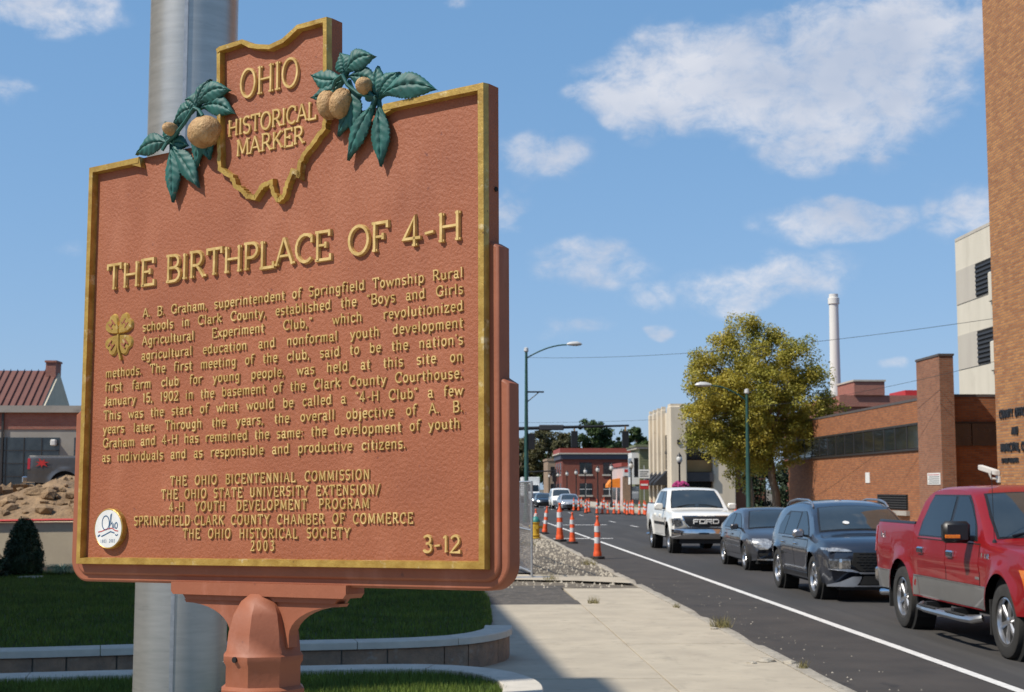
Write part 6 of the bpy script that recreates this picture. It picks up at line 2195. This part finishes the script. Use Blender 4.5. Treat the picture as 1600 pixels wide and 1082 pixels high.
# channelizer posts ("loopers")
def channelizer(h=1.1, r=.075):
    root = thing('traffic_channelizer', '', 'traffic cone', (0, 0, 0), 0, 'orange traffic channelizers')
    MB().lathe([(.20, 0), (.20, .05), (.17, .065), (.11, .07)], 8).build('base', 'rubber', root)
    MB().lathe([(r * 1.55, .07), (r * 1.5, .16), (r * 1.25, .2), (r * 1.3, .24), (r * 1.15, .30), (r, h * .80), (r * .55, h * .86), (r * .4, h * .9), (r * .42, h * .95), (r * .6, h * .97), (r * .4, h)], 16).build('post', 'cone_orange', root, smooth=40)
    for z0, z1 in ((.36, .50), (.62, .76)):
        def rz_(z):
            return r * (1.15 - .15 * (z - .30 / h) / .5) + .004
        MB().lathe([(r * 1.15, h * z0), (r * 1.115, h * z1)], 16).build('white_band', 'cone_white', root, smooth=40)
    return root


proto = channelizer()
CH = [(3.98, 39.2, 1.06, 0, 'nearest orange and white channelizer post at the broken kerb'), (3.92, 52.0, 1.26, 0, 'tallest channelizer post, left one of the pair at the kerb'), (4.22, 50.2, .98, 0, 'slimmer channelizer post, right one of the pair at the kerb'),
      (3.95, 61.0, 1.05, .10, 'leaning channelizer post right of the yellow hydrant'), (3.35, 57.0, 1.0, 0, 'channelizer post half hidden behind the yellow hydrant')]
for k, (x, y, s, tilt, lab) in enumerate(CH):
    o = proto if k == 0 else copy_tree(proto)
    o.location = (x, y, .006)
    o.scale = (1.0 if k != 1 else 1.25, 1.0 if k != 1 else 1.25, s)
    o.rotation_euler = (0, tilt, 0)
    o['label'] = lab
rq = random.Random(17)
rowlab = 'orange and white channelizer in the row before the red brick building'
ORD = ['first', 'second', 'third', 'fourth', 'fifth', 'sixth', 'seventh', 'eighth', 'ninth', 'tenth']
FARC = []


def batch(pts, what):
    pts = sorted(pts, key=lambda p: p[0] / p[1])
    for q, (x, y) in enumerate(pts):
        FARC.append((x, y, ORD[q] + ' from left ' + what))


batch([(10.9 + k * .42, 107.5 + rq.uniform(-.4, .4)) for k in range(7)], 'of the seven channelizers in the even row')
batch([(10.2 + rq.uniform(0, 5.5), 122 + k * 4.2) for k in range(6)], 'of the small far channelizers behind the even row')
batch([(10.0 + rq.uniform(0, 1.2), 111 + k * 4) for k in range(4)], 'of the channelizers right beside the silver sedan')
batch([(12.75, 104), (13.1, 103.5), (13.5, 103.0), (13.85, 102.4), (14.2, 101.6), (14.5, 101), (13.3, 105.5), (14.0, 104.2)], 'of the channelizers just left of the white pickup')
batch([(13.9, 70), (13.9, 66.5), (13.9, 63)], 'of the channelizers behind the dark grey sedan')
for (x, y, lab) in FARC:
    o = copy_tree(proto)
    o.location = (x, y, .006)
    s = rq.uniform(.92, 1.08)
    o.scale = (1.0, 1.0, s * .95)
    o.rotation_euler = (0, 0, rq.uniform(0, 6))
    o['label'] = lab

# hydrant
hy = thing('fire_hydrant', 'yellow fire hydrant with teal bonnet and white top behind the fence', 'fire hydrant', (3.07, 52.3, .1))
MB().lathe([(.19, 0), (.19, .05), (.14, .06), (.13, .10), (.17, .11), (.17, .15), (.135, .16), (.125, .55), (.16, .56), (.16, .60)], 20).build('barrel', 'hydrant_yellow', hy, smooth=35)
MB().lathe([(.155, .60), (.155, .64), (.13, .70), (.085, .77), (.04, .80)], 20).build('bonnet', 'hydrant_teal', hy, smooth=45)
MB().lathe([(.045, .80), (.05, .82), (.05, .90), (.02, .91)], 6).build('operating_nut', 'white_paint', hy)
for (dx, dy, r_, L) in ((0, -1, .085, .22), (1, 0, .06, .20), (-1, 0, .06, .20)):
    p0, p1 = (dx * .1, dy * .1, .42), (dx * L, dy * L, .42)
    cpm = MB().tube([p0, p1], r_ * .8, 14).build('outlet', 'hydrant_yellow', hy, smooth=40)
    MB().tube([p1, (dx * (L + .05), dy * (L + .05), .42)], r_, 8).build('outlet_cap', 'hydrant_yellow', cpm)

# temporary chain link fence, seen nearly end-on
def fence_panel(label, a, b, hgt=1.92):
    a, b = Vector((*a, .12)), Vector((*b, .12))
    root = thing('fence_panel', label, 'fence', tuple(a), 0, 'temporary chain link fence')
    L = (b - a).length
    d = (b - a).normalized()

    def P(s_, z, off=0):
        p = d * s_ + Vector((-d.y, d.x, 0)) * off
        return (p.x, p.y, z)
    for s_ in (0.03, L - .03):
        MB().tube([P(s_, .0), P(s_, hgt)], .024, 8).build('post', 'galvanised', root, smooth=50)
    for z in (.12, .95, hgt):
        MB().tube([P(0.03, z), P(L - .03, z)], .02, 8).build('rail', 'galvanised', root, smooth=50)
    mb = MB()
    st = .085
    hh = hgt - .14
    for sgn_ in (1, -1):
        s0 = -hh
        while s0 < L + hh:
            pts = []
            z0, z1 = 0, hh
            sa, sb = (s0, s0 + hh) if sgn_ > 0 else (s0 + hh, s0)
            # clip to the panel
            def at(t):
                return sa + (sb - sa) * t
            t0, t1 = 0.0, 1.0
            for lim, hi in ((0.04, False), (L - .04, True)):
                ta = (lim - sa) / (sb - sa)
                if (at(0) < lim) != hi and not hi:
                    t0 = max(t0, ta)
                if not hi and at(1) < lim:
                    t1 = min(t1, ta)
                if hi and at(0) > lim:
                    t0 = max(t0, ta)
                if hi and at(1) > lim:
                    t1 = min(t1, ta)
            if t1 - t0 > .02:
                mb.tube([P(at(t0), .13 + hh * t0, .004 * sgn_), P(at(t1), .13 + hh * t1, .004 * sgn_)], .0030, 3, cap=False)
            s0 += st
    mb.build('chain_link', 'galvanised', root, kind='stuff')
    for s_ in (0.03, L - .03):
        f = MB()
        f.tube([P(s_, .01, -.38), P(s_, .01, .38)], .022, 6)
        f.tube([P(s_ + .12, .01, -.38), P(s_ + .12, .01, .38)], .022, 6)
        f.build('foot', 'galvanised', root)
    return root


fence_panel('near chain link fence panel standing on the rubble beside the marker edge', (1.62, 28.9), (1.38, 31.9))
fence_panel('second chain link fence panel behind the near one', (1.36, 32.0), (1.15, 35.0))
fence_panel('third chain link fence panel farther back', (1.13, 35.1), (.95, 38.1))

# ================================================================== trees and shrubs
pm('bark', (0.20, 0.155, 0.11), (0.11, 0.085, 0.062), 3, 0.9, stretch=(2, 2, .5), bump=0.8, bscale=10, bdist=0.04, dirt=((0.36, 0.31, 0.24), 2.5, 0.58, 0.68))
pm('leaf_autumn', (0.48, 0.375, 0.050), (0.25, 0.26, 0.040), .45, 0.6, island=0.8, trans=0.35)
pm('leaf_green', (0.065, 0.105, 0.024), (0.036, 0.066, 0.016), .35, 0.65, island=0.8, trans=0.25)
pm('leaf_bronze', (0.115, 0.095, 0.030), (0.062, 0.064, 0.022), .35, 0.65, island=0.8, trans=0.25)
pm('leaf_dark', (0.028, 0.052, 0.013), (0.015, 0.030, 0.008), 2, 0.7, island=0.7)


def leaf_cloud(name, mat, centres, radii, n_each, size, parent, squash=.8):
    N = len(centres) * n_each
    c = np.repeat(np.array(centres), n_each, 0)
    r = np.repeat(np.array(radii), n_each)
    d = RNG.normal(size=(N, 3))
    d /= np.linalg.norm(d, axis=1)[:, None]
    rad = r * RNG.uniform(0.15, 1.0, N) ** .5
    p = c + d * rad[:, None] * np.array([1, 1, squash])
    # random leaf orientation, leaning to face outwards and up
    nrm = d * .6 + RNG.normal(size=(N, 3)) * .6 + np.array([0, 0, .5])
    nrm /= np.linalg.norm(nrm, axis=1)[:, None]
    t = np.cross(nrm, RNG.normal(size=(N, 3)))
    t /= np.linalg.norm(t, axis=1)[:, None]
    b = np.cross(nrm, t)
    s = size * RNG.uniform(.6, 1.3, N)[:, None]
    v0 = p - t * s
    v1 = p + b * s * .6 + nrm * s * .15
    v2 = p + t * s
    v3 = p - b * s * .6 + nrm * s * .15
    V = np.stack([v0, v1, v2, v3], 1).reshape(-1, 3)
    F = np.arange(4 * N).reshape(N, 4)
    return quick(V, F, name, mat, parent, 'stuff' if False else None)


def tree(label, loc, height, trunk_h, spread, mat, n_cl, n_leaf, leaf, seed, lean=(0, 0), trunk_r=.2, crown_bot=.25, name='tree', cl_r=(.5, .95), group=None, asym=(0, 0), depth=1.0):
    rr = random.Random(seed)
    root = thing(name, label, 'tree', loc, 0, group)
    tips = []
    mb = MB()
    top = Vector((lean[0], lean[1], height * .72))

    def limb(p0, p1, r0, r1, n=5, wob=.15):
        L = (p1 - p0).length
        pts, rs_ = [], []
        for i in range(n + 1):
            t = i / n
            q = p0.lerp(p1, t)
            if 0 < i < n:
                q += Vector((rr.uniform(-1, 1), rr.uniform(-1, 1), rr.uniform(-.4, .4))) * wob * L * .18
            q.z += .10 * L * math.sin(t * math.pi) * .6
            pts.append(q); rs_.append(r0 + (r1 - r0) * t)
        mb.tube(pts, rs_, 7)
        return pts
    base = Vector((0, 0, -.1))
    fork = Vector((lean[0] * .35, lean[1] * .35, trunk_h))
    main = limb(base, fork, trunk_r * 1.15, trunk_r * .8, 5, .12)
    cz0, cz1 = height * crown_bot, height
    cc = Vector((lean[0] + asym[0], lean[1] + asym[1], (cz0 + cz1) / 2))
    rx, rz = spread, (cz1 - cz0) / 2
    cents, rads = [], []
    boughs = []
    tries = 0
    nb = max(14, n_cl // 9)
    while len(boughs) < nb and tries < 5000:
        tries += 1
        v = Vector((rr.uniform(-1, 1), rr.uniform(-1, 1), rr.uniform(-1, 1)))
        if not .30 < v.length < 1:
            continue
        lump = 1 + .17 * mnoise.noise(v.normalized() * 1.7 + Vector((seed * 3.1, 0, 0)))
        taper = 1.0 - .32 * max(0, v.z) ** 2 - .25 * max(0, -v.z) ** 3
        q = cc + Vector((v.x * rx * .84 * lump * taper, v.y * rx * .84 * depth * lump * taper, v.z * rz * .86 * lump))
        if any((q - o_).length < rx * .20 for o_ in boughs):
            continue
        boughs.append(q)
    mains = []
    for k in range(8):
        a = 2 * math.pi * k / 8 + rr.uniform(-.3, .3)
        e = rr.uniform(.05, 1.0)
        tgt = cc + Vector((math.cos(a) * rx * .5 * math.cos(e), math.sin(a) * rx * .5 * math.cos(e), rz * .55 * math.sin(e)))
        mains.append(limb(fork, tgt, trunk_r * .55, trunk_r * .18, 6, .22))
    for q in boughs:
        st = min((p_ for m_ in mains for p_ in m_[1:]), key=lambda p_: (p_ - q).length + .6 * max(0, p_.z - q.z))
        limb(st, q, trunk_r * .15, trunk_r * .04, 4, .3)
    per = max(3, n_cl // len(boughs))
    for q in boughs:
        br = rx * rr.uniform(.15, .25)
        for _ in range(per):
            d_ = Vector((rr.gauss(0, 1), rr.gauss(0, 1), rr.gauss(0, .7)))
            d_ = d_.normalized() * br * rr.uniform(.2, 1.25)
            cents.append(tuple(q + d_)); rads.append(rx * rr.uniform(.08, .165))
    mb.build('trunk', 'bark', root, smooth=60)
    leaf_cloud('crown', mat, cents, rads, n_leaf, leaf, root)
    return root


tree('large yellowing street tree in front of the brick county building', (16.5, 72.3, .12), 10.7, 3.5, 4.3, 'leaf_autumn', 620, 150, .064, 5, lean=(-1.0, .3), trunk_r=.21, crown_bot=.19, depth=.62)
tree('second yellow green street tree half hidden behind the large one', (17.6, 84, .12), 8.6, 3.0, 3.2, 'leaf_autumn', 240, 90, .075, 9, lean=(-.6, 0), trunk_r=.19, crown_bot=.26)
# dark shrub mass in the gap between the buildings
for k, (x, y, h_, r_, lab) in enumerate(((20.2, 92, 3.6, 1.5, 'dark shrub left of the tree trunks beside the pale pier'), (22.2, 90, 3.9, 1.6, 'dark bushy shrub between the two tree trunks'))):
    root = thing('shrub', lab, 'shrub', (x, y, .1))
    rr = random.Random(k + 40)
    cs = [(rr.uniform(-r_, r_), rr.uniform(-.8, .8), rr.uniform(.4, h_ - .5)) for _ in range(26)]
    leaf_cloud('foliage', 'leaf_dark', cs, [rr.uniform(.5, .8) for _ in cs], 160, .10, root)
    MB().tube([(0, 0, 0), (0, 0, h_ * .6)], [.1, .04], 7).build('stem', 'bark', root)

FT = [(21.0, 300, 14.6, 6.0, 'leaf_bronze', 'large bronze green tree behind the left end of the red brick building'), (14.5, 318, 12.0, 4.5, 'leaf_bronze', 'bronze tree left of the buff brick building'), (30.5, 305, 15.4, 6.5, 'leaf_green', 'tall green tree behind the middle of the red brick building'),
      (38.5, 310, 14.8, 5.5, 'leaf_green', 'green tree behind the right end of the red brick building'), (41.5, 285, 11.8, 4.0, 'leaf_green', 'darker round tree between the red block and the art deco building'), (26, 330, 13.0, 5.0, 'leaf_green', 'green tree filling the gap behind the bronze tree'),
      (35.0, 340, 14.5, 5.5, 'leaf_green', 'green tree between the two tall green ones'), (16.0, 420, 6.0, 5.0, 'leaf_green', 'low far tree at the end of the street'), (24.0, 430, 9.0, 6.0, 'leaf_green', 'low broad tree far left of the buff building'), (5.0, 430, 6.5, 5.5, 'leaf_green', 'tiny far tree beside the marker edge'), (46.5, 300, 13.5, 4.5, 'leaf_green', 'green tree just left of the art deco roof')]
for k, (x, y, h_, r_, mt, lab) in enumerate(FT):
    tree(lab, (x, y, 0), h_ * 1.12, h_ * .25, r_ * 1.12, mt, 300, 60, .29, 60 + k, trunk_r=.35, crown_bot=.10, cl_r=(1.0, 2.0), group='trees beyond the street')

# topiary shrub, flowers and ornamental grass in the bed at left
bed = sheet('flower_bed', [(-14, 28.6), (-5.3, 27.6), (-4.5, 28.4), (-4.2, 32.9), (-14, 32.9)], .16, 'mulch')
tp_ = thing('topiary_shrub', 'dark conical clipped shrub in front of the pale wall', 'shrub', (-8.45, 29.0, .15))
cs, rds = [], []
rr = random.Random(77)
for k in range(150):
    z = rr.uniform(0, 1)
    rad = .40 * min(1, (z + .16) / .38) ** .6 * max(0, 1 - z) ** .62 * 1.15
    a = rr.uniform(0, 6.28)
    cs.append((rad * math.cos(a) * .9, rad * math.sin(a) * .9, .08 + z * 1.05)); rds.append(.11)
leaf_cloud('foliage', 'leaf_dark', cs, rds, 110, .022, tp_)
MB().lathe([(.05, 0), (.30, .12), (.34, .3), (.27, .6), (.15, .9), (.03, 1.1)], 16).build('inner_mass', 'leaf_dark', tp_, smooth=60)
pm('flower_orange', (0.72, 0.24, 0.012), (0.55, 0.14, 0.01), 12, 0.7, island=0.7)
fl = thing('flower_clump', 'clump of orange flowers at the left edge beside the clipped shrub', 'flowers', (-8.92, 28.35, .15))
cs = [(rr.uniform(-.55, .3), rr.uniform(-.3, .3), rr.uniform(.05, .42)) for _ in range(40)]
leaf_cloud('foliage', 'leaf_dark', cs, [.12] * 40, 60, .03, fl)
cs = [(rr.uniform(-.6, .22), rr.uniform(-.35, .2), rr.uniform(.12, .52)) for _ in range(46)]
leaf_cloud('blossoms', 'flower_orange', cs, [.05] * 46, 22, .022, fl)
pm('pale_grass', (0.34, 0.36, 0.20), (0.20, 0.25, 0.11), 6, 0.7, island=0.6)
og = thing('ornamental_grass', 'pale variegated grass tuft right of the clipped shrub', 'plant', (-7.75, 29.2, .15))
vs, fs = [], []
for k in range(420):
    a = rr.uniform(0, 6.28); L = rr.uniform(.25, .5)
    ca, sa = math.cos(a), math.sin(a)
    b0 = len(vs)
    w0 = .009
    for (t, hz) in ((.02, 0), (.35, .22), (.7, .26), (1.0, .16)):
        rr_ = L * t * rr.uniform(.9, 1.1)
        ww = w0 * (1 - t * .8)
        vs += [(ca * rr_ - sa * ww, sa * rr_ + ca * ww, hz * L * 2), (ca * rr_ + sa * ww, sa * rr_ - ca * ww, hz * L * 2)]
    fs += [(b0, b0 + 1, b0 + 3, b0 + 2), (b0 + 2, b0 + 3, b0 + 5, b0 + 4), (b0 + 4, b0 + 5, b0 + 7, b0 + 6)]
quick(np.array(vs), np.array(fs), 'leaf_blades', 'pale_grass', og)
sl = tag(MB().cbox(-8.35, -7.95, 28.3, 28.7, .15, .21, .01).build('edging_slab', 'cap_stone'), 'small flat pale slab lying in the mulch by the clipped shrub', 'slab')
